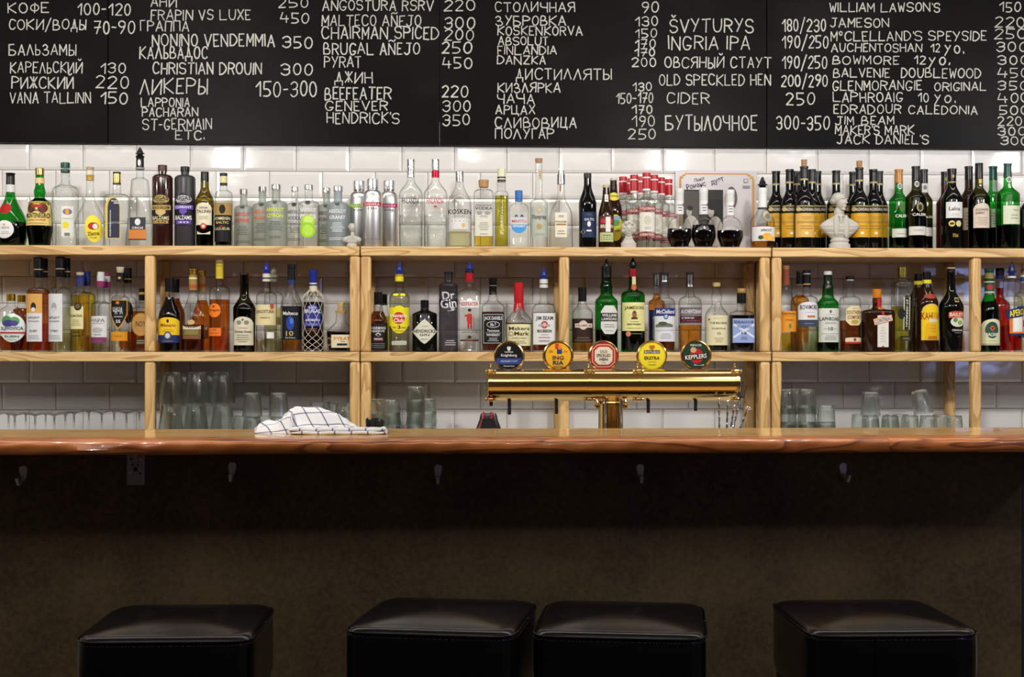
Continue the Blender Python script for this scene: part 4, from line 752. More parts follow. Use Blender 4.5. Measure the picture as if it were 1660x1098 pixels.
M('white rum with blue pourer, yellow collar and yellow label with red disc', 647.5, 0, DP(455, 6.6, 466, 486, 16.5), 'clear', 'p 426 446 6.4 2a3a94|b 445 450 6.8 b89a28|f 449 456.5 7.2 e8d820', 'R 0 476.5 480.5 9.5 e8dc30|t 0 477 480 2.5 222 3|R 0 499 529 16 ecdc20|e 0 496 541 16 ecdc20|e -.5 506.5 526 9.8 c83420|t -.5 509 515 13.5 f0f0ea Havana|t -.5 516.5 523 8 f0f0ea Club|t 0 528 534 2.4 222 3|t -7.5 530 533 4 444 AÑEJO|t 7.5 530 533 4 444 AÑOS|l 0 535.5 538.5 9 b05018 1|R 0 553 559.5 12 c0c4b4|l 0 555 557.5 10 8a8e80 1', ('pale', 480))
M('squat black apothecary gin bottle with pale diamond label', 688.5, 0, P(499, 6.4, 502, 510, 20.2, 's'), 'black', 'c 487 500 6.8 0c0c0c', 'D 0 518 558 20 d9d8c4|t 0 534.5 540 17.5 2c2c28 HENDRICKS|t 0 541.5 545 8 444 GIN|l 0 528 531 6 aaa890 1|l 0 548 552 6 aaa890 1', group='bottles on the middle shelf', dr=.8)
M('smoke-grey slim gin bottle with white script lettering', 727, 0, P(456, 6.6, 458.5, 464, 15.6, 'o'), 'greyglass', 'c 441 445 7.3 1c1a1e|f 445 457 6.6 2a282e', 'R 0 486 498 15 1f1c22|t6 0 473 486 10 d0cdd4 Dr|t6 0 485 500 13 dedbe2 Gin|t 4 498 505 6 bbb8c0 J|l 3 551 561 9 c4c2c8 3|R 0 508 509 0.1 fff', None)
M('square gin bottle with blue pourer, red collar and red-coated guard', 761, 0, P(456, 6.4, 466, 474, 17.6, 's'), 'clear', 'p 425 441 6.2 2a3a94|b 439 443.5 7 1f2024|f 443 457 7.1 a81c24', 'R 0 488 499 15 e4e2de|t 0 490.5 496.5 14 a82430 BEEFEATER|l 0 485.5 487 12 aaa 1|E 0 501 506 3 2a1a18|E 0 506 510 2.4 c89a80|r 0 509.5 522 3.8 b83428|e 0 509 526 4.6 b8362a|r -5 511 514 2.6 b83428|r -2 522 530 1.6 b83428|r 2.4 522 530 1.6 b83428|r -1.8 529 534 1.1 8a1c1c|r 2.6 529 534 1.1 8a1c1c|r 6.6 514 533 .35 333|T 0 537.5 540.5 13.5 333 LONDON DRY GIN|E 0 544.5 549.5 3 222|R 0 551 553.5 15 222|r 0 551 553.5 5 8a2028', n=5, dr=.9)
M('square whiskey bottle with black filigree label', 799, 0, [(477, 6.3, 'l'), (484, 7.5, 's'), (499, 18.6, 'l'), (999, 18.4)], 'clear', 'c 451 478 6.4 0e0e0e|b 463 464 6.6 777', 'R 0 508 559 17.6 101010|r 0 510 557 16 b8b8b8|r 0 511 556 15.2 101010|t 0 513.5 521 14.5 dedede JACK DANIELS|e 0 521.5 532 10.5 c8c8c8|e 0 522.5 531 9.5 101010|t 0 524 529.5 4.5 e0e0e0 No 7|t 0 534.5 538.5 10 ddd Tennessee|r 0 540 540.6 13 999|t 0 541.5 545.5 11 e0e0e0 WHISKEY|l 0 547.5 554 11 c8c8c8 3', ('brown', 506), n=6, dr=1)
M('bourbon with dripping red wax neck and cream label', 841, 0, [(489, 6.6, 'l'), (500, 8.5, 's'), (522, 21.6, 'l'), (540, 21.8, 'l'), (999, 20)], 'clear', 'f 459 462 7 c02028|b 460 466 7.8 b81c26|f 466 492 7.9 b41c26|f 492 500 8.6 b01a24', 'R -7 496 508 1.6 b01a24|R 7.5 496 504 1.6 b01a24|R 2 496 502 1.2 b01a24|R 0 526 561 20.6 e2dcae|t 0 530 536 16.5 3c3428 Makers|t 4 538 544.5 12 3c3428 Mark|e -13 538 545 4 8a8468|e -13 539 544 3 e2dcae|t 0 547.5 549.5 12 8a8060 BOURBON WHISKY|l 0 552 558 12 9a9474 2', ('brown', 524), dr=.8)
M('bourbon with blue pourer, white neck foil and white label with red emblem', 881.5, 0, DP(466, 6.3, 484, 504, 19), 'clear', 'p 434 454 6 2a3a94|f 453 467 6.9 dcdcd8|b 460 461.5 7 444', 'R 0 508 559 18 dededb|t 0 513 521.5 14 2a2426 JIM BEAM|e 0 521 533 5.6 b83a34|e 0 523.5 530.5 3.2 e0b0a0|e -6 526 530 4 aaa|e 6 526 530 4 aaa|t 0 534.5 539.5 11.5 33302e BOURBON|l 0 542 544 7 888 1|l 0 546 549 11 b06a60 1|l 0 551 555 9 777 1', ('brown', 507), n=4, dr=.9)
M('liqueur with black cap and chocolate-brown label, first right of the middle post', 944, 0, [(488, 6.6, 'l'), (492, 7, 's'), (508, 17.3, 'l'), (999, 17.6)], 'clear', 'c 466 471 7.2 0f0f0f|f 470 489 6.9 141210', 'R 0 517 556 16.8 2e1c14|e 0 520 535 7 c8c0b0|r 1 525 531.5 14 dcd6cc|t 1 526.5 530 12.5 8a2c24 DRAMBUIE|l 0 546 554 14 7a6450 2', ('amber', 520))
M('green whisky bottle with black pourer and waisted neck, white label', 983, 0, [(443, 7.6, 'l'), (455, 8.2, 's'), (466, 10, 's'), (476, 9.6, 's'), (490, 18.6, 'l'), (999, 18.4)], 'green', 'p 420 443 6 0c0c0c|f 432 450 8 10140f', 'O 3 496 542 13.6 d8dad4|r 3 508 521.5 14 1c1c1c|t 3 509.5 514 12 e4e4e0 WILLIAM|t 3 515.5 520 12.5 e4e4e0 LAWSONS|l 3 525 532 9 99988a 2|l 3 535 538 6 99988a 1', ('black', 535))
M('green whiskey bottle with black pourer, red collar and pale yellow label', 1026, 0, DP(437, 6.8, 464, 482, 19.5), 'green', 'p 418 438 6.2 0c100c|f 436 449 7 8a1c24', 'R 1 449 470 3.2 d8cf98|e 1 461 471 4.4 b85a3a|R 0 491 537 18.4 e2de94|t 0 497 504 15.5 2c2c1c JAMESON|e 0 504 517 3.8 9a5a3a|e 0 505 509 2 444|r 0 515 518 5 3a2a1a|l 0 511 512 12 9a9668 1|t 0 525 527.5 11.5 3a3828 IRISH WHISKEY|l 0 521 523 7 9a9668 1|l 0 531 534 13 b0ac74 1|E -9.5 537.5 546 4 c8845a|L 4 540 543 9 7a8a40 1', ('black', 535))
M('amber whisky with grey cap peeking out left of the castle-landscape label', 1064.5, .95, DP(463, 5.9, 478, 496, 14), 'clear', 'c 442 446 6.2 333|fm 446 463 6 9a9a9a', 'R -6 503 552 7 2a3470|r -4 514 550 4 c8c8c8', ('amber', 476))
M('single malt with blue-and-white landscape label and silver-black cap', 1077, 0, DP(456, 6.6, 474, 494, 17.4), 'clear', 'c 442 447 6.8 26262a|fm 447 457 6.6 a0a0a4', 'R 0 500 554 16.8 dcdfe4|r 0 500 513 16.8 2c3672|t 0 502.5 509 14.5 e4e6f0 McClelland|e 0 509 518.5 4 4a5488|e 0 511 516.5 2.6 b8bcd0|e -2 524 534 14 6a7260|e -5 522 528 7 4a5244|r 0 531 536 16 cfd4d8|l 0 540 550 9 a0a4ac 3', ('brown', 552))
M('single malt with dark silver-and-maroon label, behind the green tap badge', 1118.5, 0, DP(464, 6.3, 472, 493, 19), 'clear', 'c 441 446 6.4 2a2626|fm 446 465 6.2 8a8684', 'R 0 499 526.5 18 6a6468|t 0 502.5 509 16.5 dcdadc AUCHENTOSHAN|r 0 511.5 512 16 bbb|r 0 513 523.5 18 4c1626|t -6 514.5 517.5 9.5 ddd 12 YEARS OLD|l 0 519.5 522 15 9a6a70 1|r 0 524.5 526.5 18 8a8488', ('amber', 527))
M('bulb-necked single malt with pale cork stopper and tall cream label', 1161.5, 0, [(465, 6.2, 'l'), (470, 6.2, 's'), (483, 9, 's'), (492, 7.6, 's'), (512, 18.8, 'l'), (999, 18.8)], 'clear', 'k 458.5 465 6.8 cfae74', 'R .5 512 560 18 e0d8b0|t .5 522.5 526 14 4a4638 THE BALVENIE|t .5 531.5 534.5 11 6a6450 DoubleWood|t .5 539 543 2.6 333 12|l .5 547 556 9 a8a27c 3|e -14.5 517 520 1 222|l 0 515.5 517 10 a8a27c 1', ('dark', 559))
M('dark single malt with pale blue-and-white saltire label', 1202, 0, DP(490, 7.2, 498, 513, 20.3), 'clear', 'k 468 474 7 c8a060|b 473 476 7.6 8a6a40|f 475.5 492 7.7 141210', 'R .5 517 556 18 8fa4d4|r32 .5 535 538.5 20 d8dce8|r-32 .5 535 538.5 20 d8dce8|t .5 520.5 525 16 3a4050 EDRADOUR|t .5 528.5 532.5 12 3a4468 SCOTCH|t .5 538 542 4.5 333a50 12|l .5 546 551 6 4a5478 2', ('dark', 511), n=4, dr=.9)
M('single malt with copper foil, wooden stopper and orange label, by the right post pair', 1274, 0, [(437, 5.6, 'l'), (462, 5.8, 's'), (504, 16.3, 'l'), (999, 16.3)], 'clear', 'k 431 438 5.8 b87a48|f 437 462.5 5.9 8a4a34', 'R 0 505 538 15.6 e09428|t 0 507.5 511 15 6a3a10 GLENMORANGIE|t 2 518 520.5 7 8a5010 ORIGINAL|e 3 523 535 4 c8a050|e 3 525 533 2.4 8a7030|r 0 512.5 513 14 b87418', ('yellow', 540))
M('whisky with black cap behind the ship-labelled one', 1296.5, .95, DP(462, 5.6, 474, 490, 15), 'clear', 'c 439 442 5.8 4a3028|f 442 464 5.6 101012|b 461 463 5.8 a88048', '', ('amber', 478))
M('pale whisky with black cap and white-over-navy label', 1308, 0, DP(464, 5.8, 474, 488, 17), 'clear', 'f 438 444 5.8 121214|b 443.5 445.5 6 aaa|f 445 466 6 101012|b 460 462 6.1 b88a50', 'A 0 490 520 16 e0e0e4|t 0 495 502.5 14 3c3436 BOWMORE|r 3 512 515.5 6.5 b8744a|l 0 506 508 8 aab 1|r 0 519 530 16 3c4258|l 0 524 526 8 99a 1', ('pale', 530))
M('green malt bottle with white cap, bulging neck and tall white label', 1342, 0, [(446, 6.2, 'l'), (453, 6.4, 's'), (470, 8.8, 's'), (480, 9.2, 's'), (493, 17.4, 'l'), (999, 17.4)], 'green', 'c 440 446.5 6.6 d8d8d4|f 446 455 6.7 0c1a10', 'R 0 500.5 555 16.8 d8dad0|e 0 503 508.5 2 6a6a60|l 0 510 511.5 9 888 1|t 0 514.5 520.5 16 38342e LAPHROAIG|l 0 522.5 526 10 777 2|t 0 530.5 536.5 3.8 3a3a34 10|r -8 533 533.5 3 888|r 8 533 533.5 3 888|r 0 541 541.5 16 999|l 0 543.5 552 10 999 3', ('black', 556))
M('red-amber liqueur with black cap and octagonal cream label', 1378, 0, DP(453, 6.4, 474, 490, 17.3), 'clear', 'c 448 453.5 6.8 141212|b 453 455 6.4 ccc', 'O 3 496.5 528 13.5 e0d2a4|t 3 504 510 12.5 7a2c28 SOUTHERN|t 3 512 518 11.5 7a2c28 COMFORT|e 3 519 526 6 b8a048|l 3 500 501.5 4 777 1|A 3 547.5 554.5 14.5 dcd0b0|e 3 548.5 553.5 2.6 9a2c2c|r 3 554.5 557.5 14.5 b02c28', ('brown', 520))
M('wide square brown orange-liqueur bottle with red ribbon and white label', 1421.5, 0, DP(484, 7, 497, 508, 26.3), 'brownglass', 'c 469 484 7.2 d07a20|f 483 491 7.2 4a2408', 'R 2 484 499 3.2 b81c20|R 4 501 511 2.2 b01c20|E 3 498.5 502.5 4.4 b87830|R 4 512 563 9 dcdcd4|l 4 530 556 6 c8b8a8 6|e 4 561 564 2 b02020|r14 4 514 524.5 15.5 d8703c|r14 4 515.2 523.3 15 e8dccc|t14 4 516 522.5 14 3a3454 COINTREAU', n=5, dr=.75)
M('tall fluted elderflower bottle with gold cap and vertical black lettering', 1463.5, 0, [(450, 7.4, 'l'), (455, 9, 'o'), (466, 18.3, 'l'), (490, 18.3, 's'), (550, 14.5, 'l'), (999, 16)], 'clear', 'cm 433 450 8.6 a8984a', 'R 1.5 482 535 5.2 c8c4b0|d 1.5 478 486 4.4 3a3a30|d 1.5 530 538 4.4 3a3a30|r 1.5 484 533 3.6 15160f|t-90 1.5 506.7 509.8 22 dedcc8 ST-GERMAIN|E -7 500 518 5.5 1c1c20|R 1 545 553 9.5 1c1c14|l 1 547 551 6 a8985c 2|R 3 453 476 1.3 333', ('olive', 497), n=3, dr=.9)
M('yellow-ringed dark coffee liqueur behind the arched-label one', 1488.5, .95, [(460, 6, 'l'), (464, 6.4, 's'), (486, 15, 'l'), (999, 15)], 'brownglass', 'c 444 456 6.1 0f0d0d|b 456 462 6.8 d8cc30')
M('dark coffee liqueur with yellow ring, red oval and arched yellow label', 1502.5, 0, [(459, 6.2, 'l'), (464, 7, 's'), (492, 18, 'l'), (999, 18)], 'brownglass', 'c 441 454 6.5 0f0d0d|b 454 460 7.2 dcd030|f 459 466 6.6 120a08', 'E 2 477 485 10.5 9a3a2c|A 2 493 552 15.5 c8b878|a 2 494.5 551.5 14.7 ecc818|t 2 507 519 15.5 9a2818 KAHLUA|r 4 517 523 7 d8d0b8|a 2 523 551 10.5 e0b010|r 4 545 551 8 b87818|l 4 526 540 5 c89010 3')
M('big-shouldered black cream-liqueur bottle with red banner and green oval', 1542, 0, [(436, 5.8, 'l'), (470, 7.2, 's'), (499, 20, 'l'), (999, 17.5)], 'black', 'f 434 442 6.4 181412|b 434 436 6.8 c8b890', 'R 4.5 483 490.5 3.6 b0a468|r 4.5 484.5 489 2.8 2a2a20|A 5 505 516 14.5 c04a38|t 5 507.5 513.5 13 e8d8c0 BAILEYS|E 5.5 514 530.5 12 d8dcc4|e 1 516 523 3.8 6a8a50|e 9 520 527 4 8aa86a|t 5 534 537.5 9.5 c8ccc8 ORIGINAL|l 5 539 541 6 99a 1|L 7 545 547 3.5 7a3a38 1', dr=.85)
M('green bitters bottle with dark green cap, cream label and green oval', 1603.5, 0, [(442, 6.6, 'l'), (472, 7, 's'), (506, 16.2, 'l'), (999, 16.3)], 'green', 'c 435 441 7.6 24443a|f 441 456 7 2a3a2c|b 443 452 7.2 8a8a50|f 457 474 8 1f5c48|b 456.5 458.5 8.4 c8d0a8|b 473 475.5 8.4 c8ccb8', 'E -1 462 470 4.8 b82c30|A 0 517.5 560 15.6 dcdcb4|r 0 557.5 559 15.4 99a080|e -1 522 549 10.5 28584a|r -1 524 536 5.6 1c4a3c|d -1 528 537 4.5 d85a30|d -1 530.5 534.5 2 222|t -1 540 545.5 9.5 e8ecd8 BALSAM|E -1.5 0 0 0 fff'.replace('|E -1.5 0 0 0 fff', '')+'|l 0 552 554 7 8a9060 1', ('black', 489))
M('bitter red aperitif with black cap behind the green bitters bottle', 1621, .95, DP(451, 6, 476, 500, 16), 'clear', 'c 435 448 6.9 101018|b 447 452 7 242c5c', '', ('red', 467))
M('orange-red aperitif with blue pourer and slanted navy label', 1640, 0, DP(452, 6.2, 470, 492, 17.5), 'clear', 'p 425 449 6.2 222c66|b 448 451 6.8 ddd', 'R 3 509 541 12.5 e07830|r 4 513 538.5 9 e4e6dc|r 4 516 535 6.5 f0f0ea|r 3 541 544.5 11.5 242c5c|r10 3 500 515 17.4 20285a|t10 4 502 512.5 14.5 e8d838 APEROL', ('red', 528))
M('white rum with tan stopper cut by the right picture edge', 1661, .95, DP(449, 6.2, 466, 485, 17), 'clear', 'k 436 446 6.2 a87a4c|f 446 458 6.5 d8d8d8|b 449.5 457 6.6 2c50a8', 'R 0 497 552 15.5 dcdcdc|r 0 497 508 15.5 2c4a98|r 0 520 530 15.5 2c4a98|r 0 541 548 15 2c4a98', ('pale', 480))
# ---------------------------------------------------------------- plaster busts
def bust(label, cx, D, ells, boxes=(), vox=.0016, tilt=0):
    """one continuous plaster figure: overlapping ellipsoids fused by a voxel remesh"""
    k = tt(cx, D)/F; x0 = X(cx, D); b = MB(); m = principled('white_plaster', (.50, .48, .43), .6, bump=(120, .15, .0008))
    root = empty('bust', (x0, D, ZA), label, 'bust', 'white plaster busts on the top shelf')
    for x, y, rx, ry, rd, dy in ells:
        z = EYE+k*(HY-y)-ZA; R = []
        for i in range(1, 12):
            t = pi*i/12; R.append((-math.cos(t), math.sin(t)))
        b.lathe([(p*ry*k, q) for p, q in R], m, N=20, xf=Matrix.Translation((x*k, dy*k, z)) @ Matrix.Diagonal((rx*k, rd*k, 1, 1)))
    for x, y0, y1, h0, h1, d, dy in boxes:   # tapered blocks
        z0_, z1_ = EYE+k*(HY-y1)-ZA, EYE+k*(HY-y0)-ZA
        b.lathe([(max(0, z0_-.001), h1*k), (z1_+.001, h0*k)], m, N=20, xf=Matrix.Translation((x*k, dy*k, 0)) @ Matrix.Diagonal((1, d, 1, 1)))
    o = b.build('figure', root); r = o.modifiers.new('remesh', 'REMESH'); r.mode = 'VOXEL'; r.voxel_size = vox; r.use_smooth_shade = True
    s = o.modifiers.new('smooth', 'SMOOTH'); s.iterations = 3; s.factor = .5
    return root
bust('large white plaster bust of a man in a coat, among the yellow-labelled wines', 1361, 5.09, [
    (-2, 322.5, 11.5, 10.5, 12.5, 1), (2.2, 330, 8.2, 12, 9.5, -3.5), (-9, 326, 6.5, 6, 9, 2), (7.2, 327.5, 1.6, 4.2, 2, -11.5), (8.4, 330, 1.8, 1.6, 2, -12.6),
    (5.4, 335, 3.2, .9, 2.2, -11), (5.2, 337, 2.6, 1, 2, -10.6), (4, 340.4, 3.8, 2.2, 3.4, -9), (2.6, 322.5, 3.4, 1.1, 2, -11.4), (9.4, 323, 2, 1, 2, -9.6),
    (-1, 346, 8.4, 12, 8, 0), (-.5, 351, 9.5, 4, 8, -1),
    (-8, 366, 4.5, 18, 2.2, -10.2), (8, 368, 4.8, 19, 2.2, -10.4), (-.5, 358, 2.2, 7, 2.4, -9.6)],
    [(0, 350.5, 356, 10, 20, .42, 0), (0, 356, 361, 20, 28.5, .36, 0), (0, 361, 366.5, 28.5, 33, .34, 0), (0, 366.5, 372, 33, 30.5, .34, 0), (0, 372, 379, 30.5, 23, .38, 0), (0, 379, 388, 23, 12.5, .5, 0),
     (0, 387, 390, 13, 13.5, .75, 0), (0, 389, 391.5, 15.5, 15.5, .75, 0), (0, 391.5, 396, 14, 15, .75, 0), (0, 396, 410, 17, 17.5, .75, 0)], .0012)
bust('small white plaster bust with curly hair, beside the beer bottles', 1019, 5.078, [
    (0, 372, 8.6, 12, 9, 0), (-7, 368, 5.5, 7, 7, 1), (7, 368, 5.5, 7, 7, 1), (0, 363, 9, 5.5, 8, 0), (-8.5, 374, 3.6, 4.5, 4.5, 0), (8.5, 374, 3.6, 4.5, 4.5, 0), (0, 361, 5, 3, 4, -5), (-5, 363, 3, 3, 3, -6), (5, 363, 3, 3, 3, -6),
    (.2, 373.5, 1.1, 3.2, 1.6, -9), (-3, 370, 2, .8, 1.2, -8.3), (3.2, 370, 2, .8, 1.2, -8.3), (0, 378.5, 2.4, .7, 1.2, -8.3), (0, 381.5, 3, 2, 2, -6.6), (0, 388, 7, 8, 6.5, 0)],
    [(0, 388, 395, 7.5, 12, .7, 0), (0, 394, 410, 12.5, 12.5, .7, 0)], .0011)
bust('tiny white plaster bust at the joint of the left shelves', 570.5, 5.074, [
    (1, 370, 5, 6.8, 5.5, 0), (0, 365.5, 5, 3.8, 5, 1), (-4, 368, 2, 3.5, 3, 1), (2.5, 371, .9, 2, 1.5, -5.6), (1.5, 374, 1.8, .6, 1, -5), (1, 380, 3.4, 6, 3.2, 0), (0, 387, 13, 5, 6, 0), (-10, 389, 5.5, 4.8, 5, 0), (10, 389, 5.5, 4.8, 5, 0), (0, 391, 10, 6, 6.4, 0), (-1.2, 388, .8, 7, 1, -6.2), (2, 388, .8, 7, 1, -6.2)],
    [(0, 392, 398, 7, 7, .8, 0), (0, 397, 410, 8.5, 8.5, .8, 0)], .001)

# ---------------------------------------------------------------- record sleeve
D = YW-.012; k = tt(1160, D)/F
zt, zl = Z(1160, 278, D)-ZA, .0; hw = (X(1226.5, D)-X(1095, D))/2
rs = empty('record_sleeve', (X(1160.7, D), D, ZA), 'pale record sleeve with grey photo of a couple, leaning behind the decanters', 'record sleeve')
b = MB(); b.box(-hw, hw, 0, .005, 0, zt, principled('sleeve_card', (.52, .48, .50), .35)); b.build('sleeve', rs, False)
y2z = lambda y: (EYE+k*(HY-y))-ZA
flat = lambda s, z, off: (s, -off, z)
b = MB(); cx_ = 1160.7
def q(k_, x0, x1, y0, y1, c, t=''): return f'{k_} {(x0+x1)/2-cx_} {y0} {y1} {(x1-x0)/2} {c}'+(' '+t if t else '')
its = [q('r', 1110, 1213, 281, 283, 'c8903c'), q('r', 1106, 1111, 283, 285.5, 'c8903c'), q('r', 1212, 1217, 283, 285.5, 'c8903c'), q('r', 1101, 1104, 289, 396, 'c8903c'), q('r', 1220, 1223, 289, 396, 'c8903c'), q('r', 1102, 1107, 286, 289.5, 'c8903c'), q('r', 1216, 1221, 286, 289.5, 'c8903c'),
       q('r', 1206, 1213, 290, 296, '777480'), q('r', 1207, 1212, 291, 295, 'c8c4cc'), q('r', 1204, 1216, 301, 305, '88858c'),
       q('r', 1107, 1172, 308, 396, '2a2926'), q('r', 1108, 1132, 310, 372, '504e49'), q('r', 1147, 1171, 324, 372, '1d1c1b'), q('e', 1176, 1195, 303, 340, '5a5650'), q('e', 1174, 1191, 308, 338, 'a8a09e'),
       q('e', 1112, 1121, 336, 352, 'a8a49e'), q('e', 1113, 1123, 334, 342, '2a2826'), q('e', 1106, 1134, 350, 400, 'b8b4ac'), q('e', 1147, 1157, 336, 353, 'b4b0a8'), q('e', 1148, 1160, 333, 341, '1c1a18'), q('e', 1146, 1172, 351, 400, 'b0aca4')]
decal(b, '|'.join(its), flat, k, y2z); b.build('printed_photo', rs, False)
b = MB(); decal(b, '|'.join([q('t12', 1112, 1144, 296, 305, '3c3850', 'Романс'), q('t20', 1152, 1174, 290, 299, '3c3850', 'дуэт'), q('t14', 1125, 1142, 288, 294, '5a4a50', 'Поют')]), flat, k, y2z); b.build('script_lettering', rs, False)

# ---------------------------------------------------------------- glassware on the back counter
def tumbler(h, rt, rb, name, facets=0):
    """inverted tumbler: rim radius rb at z=0, closed base radius rt at z=h; inner wall included"""
    th = .0026; o = [(0, rb), (h*.5, rb+(rt-rb)*.5), (h-.004, rt), (h, rt*.93)]
    i = [(h-.011, rt*.80), (h*.4, rb+(rt-rb)*.4-th), (0, rb-th)]
    b = MB(); N = 56
    def rad(z, r, a):
        f = 1-.022*facets*(.5+.5*math.cos(a*14))*(1 if z < .9*h else .3); return (r*f*math.cos(a), r*f*math.sin(a))
    b.lathe(i+o, GLASS['tumbler'](), N=N, cap0=True, cap1=True, rad=rad)   # one closed glass wall, rim included
    return b
GM = {}
def place_glass(kind, spec, px, z, D, label, group, tilt=0, name='tumbler'):
    if kind not in GM: GM[kind] = tumbler(*spec[:3], name, 1).build('tumbler', smooth=True, sharp=50); o = GM[kind]
    else: o = copyo(GM[kind], name)
    o.location = (X(px, D), D, z); o.rotation_euler = (0, math.radians(tilt), random.uniform(0, 6)); return tag(o, label, 'glass', group)
D1, D2 = 5.07, 5.19
words = {0: 'bottom', 1: 'middle', 2: 'top'}
def towers(lst, kind, spec, base, group, desc, nest=None):
    for px, D, n, where in lst:
        for i in range(n):
            h = nest if nest else spec[0]+.0006
            place_glass(kind, spec, px, base+i*h, D, f'{("top" if i == n-1 else ("bottom", "second", "third", "fourth")[i])} {desc} of the {where}', group)
big = (.1118, .0330, .0465)
towers([(277, D1+.01, 3, 'first tall stack right of the left post'), (318, D1+.01, 3, 'middle stack in the tall front row'), (361, D1+.01, 3, 'right-end stack in the tall front row'), (300, D2, 3, 'rear stack behind the left tall pair'), (341, D2, 3, 'rear stack behind the right tall pair'),
        (515, D1+.08, 2, 'stack behind the hump of the towel'), (544, D2+.04, 2, 'low stack behind the towel, second from the double post'), (559, D1+.02, 2, 'low stack behind the towel beside the double post')], 'big', big, ZK, 'tall tumblers stacked upside down left of the double post', 'tall upturned tumbler')
small = (.0872, .030, .0365)
towers([(409, D1, 3, 'three-high stack left of the towel'), (452, D1, 3, 'three-high stack above the towel end'), (392, D2-.02, 2, 'low stack right of the tall tumblers'), (431, D2-.02, 2, 'low stack between the two three-high ones')], 'small', small, ZK, 'small tumblers left of the towel', 'small upturned tumbler')
nest_ = (.094, .0300, .0365)
towers([(611, D2, 4, 'nested stack beside the double post'), (635, D1+.0, 4, 'nested stack left of the tallest'), (674, D1+.02, 5, 'tallest nested stack, left of the middle'), (693, D2, 4, 'nested stack behind the tallest')], 'nest', nest_, ZK, 'nested water glasses left of the middle', 'upturned glass', .0478)
towers([(1276, D1, 4, 'nested stack beside the right post pair'), (1292, D2, 4, 'rear nested stack near the right post pair'), (1308, D1, 4, 'third nested stack from the right post pair'), (1339, D1+.0, 3, 'three-high nested stack at the right')], 'nest', nest_, ZK, 'nested water glasses at the right', 'upturned glass', .0600)
towers([(1411, D1+.01, 3, 'three-high stack right of the nested glasses')], 'small', small, ZK, 'small tumblers at the right', 'small upturned tumbler')
towers([(1443, D1, 2, 'low stack next to the right three-high stack'), (1475, D1+.02, 2, 'low stack just left of the tilted glass'), (1394, D2, 2, 'rear low stack left of the right three-high one'), (1428, D2, 2, 'rear low stack right of the right three-high one'), (1460, D2, 2, 'rear low stack behind the pair'), (1505, D1, 2, 'low stack under the tilted glass'), (1525, D2-.01, 2, 'low stack between tilted glass and rear post'), (1546, D1, 2, 'low stack in front of the rear post')], 'small', small, ZK, 'small tumblers at the right', 'short upturned tumbler')
place_glass('small', small, 1498, ZK+2*.0878+.006, D1+.02, 'tumbler lying askew on top of the others at the right', 'small tumblers at the right', tilt=14)
g = None
for px, D, w_ in ((-12, D1, 'far left corner, front'), (24, D1, 'front row, second'), (57, D1, 'front row, third'), (88, D1, 'front row, fourth'), (120, D1, 'front row, fifth'), (144, D2, 'back row, beside the front fifth'), (165, D1, 'front row, sixth'), (185, D2, 'back row, third from the post'), (205, D1, 'front row, nearest to the post'), (226, D2, 'back row, touching the post'), (14, D2, 'back row, far left'), (42, D2, 'back row, second'), (74, D2, 'back row, third'), (106, D2, 'back row, fourth')):
    h = .196 if px > 110 else .188
    if g is None:
        b = MB(); gm = GLASS['stem']()
        b.lathe([(.093, .004), (.086, .018), (.069, .0305), (.045, .0342), (.02, .0322), (0, .0278), (0, .029), (.02, .0335), (.045, .0355), (.07, .032), (.088, .02), (.097, .006), (.11, .0035), (.182, .0035), (.188, .008), (.1925, .030), (.194, .033), (.1945, .033)], gm, N=24)
        g = b.build('wine_glass'); o = g
    else: o = copyo(g, 'wine_glass')
    o.location = (X(px, D), D, ZK); o.scale = (1, 1, h/.1945); tag(o, 'upside-down wine glass, '+w_, 'wine glass', 'wine glasses standing on their rims at the left')

# ---------------------------------------------------------------- beer tower
M_BR = principled('polished_brass', (.66, .45, .17), .12, 1, bump=(8, .05, .002)); M_BRD = principled('aged_brass', (.62, .42, .16), .2, 1); M_CHR = principled('chrome', (.75, .75, .74), .08, 1)
M_BLK = principled('black_rubber', (.012, .012, .012), .5)
DT = 4.20; tw = empty('beer_tower', (X(990, DT), DT, .90), 'horizontal polished brass beer tower on a central column', 'beer tower')
kT = tt(990, DT)/F; xx = lambda px: X(px, DT)-tw.location.x; zz = lambda py: Z(990, py, DT)-.90
zc = zz(624.5); R_ = 26.2*kT
RX = lambda x, z: Matrix.Translation((x, 0, z)) @ Matrix.Rotation(pi/2, 4, 'Y')
xa, xb = xx(789), xx(1197)
b = MB(); b.lathe([(xa, R_*.6), (xa+.001, R_*.93), (xa+.004, R_), (xb-.004, R_), (xb-.001, R_*.93), (xb, R_*.6)], M_BR, N=64, xf=RX(0, zc)); b.build('barrel', tw)
for px in (795, 954, 1033, 1191):
    x = xx(px); b = MB()
    b.lathe([(x-.004, R_*1.0), (x-.004, R_*1.05), (x+.004, R_*1.05), (x+.004, R_)], M_BR, N=48, xf=RX(0, zc), cap0=False, cap1=False); rg = b.build('clamp_ring', tw)
    for s in (-1, 1):
        b = MB(); xf = Matrix.Translation((0, -R_*.55, zc+s*R_*.86)) @ Matrix.Rotation(pi/2, 4, 'Y')
        b.lathe([(x-.017, .002), (x-.016, .0052), (x-.012, .0058), (x-.009, .0035), (x-.006, .0065), (x+.006, .0065), (x+.009, .0035), (x+.012, .0058), (x+.016, .0052), (x+.017, .002)], M_BR, N=14, xf=xf)
        b.build('bolt', rg)
    b = MB(); b.tube([(x, R_*.1+.012*math.cos(a*pi/8), zc+R_+.004+.012*math.sin(a*pi/8)) for a in range(9)], .0025, M_BR); b.build('loop', rg)
rc = 20*kT; b = MB()
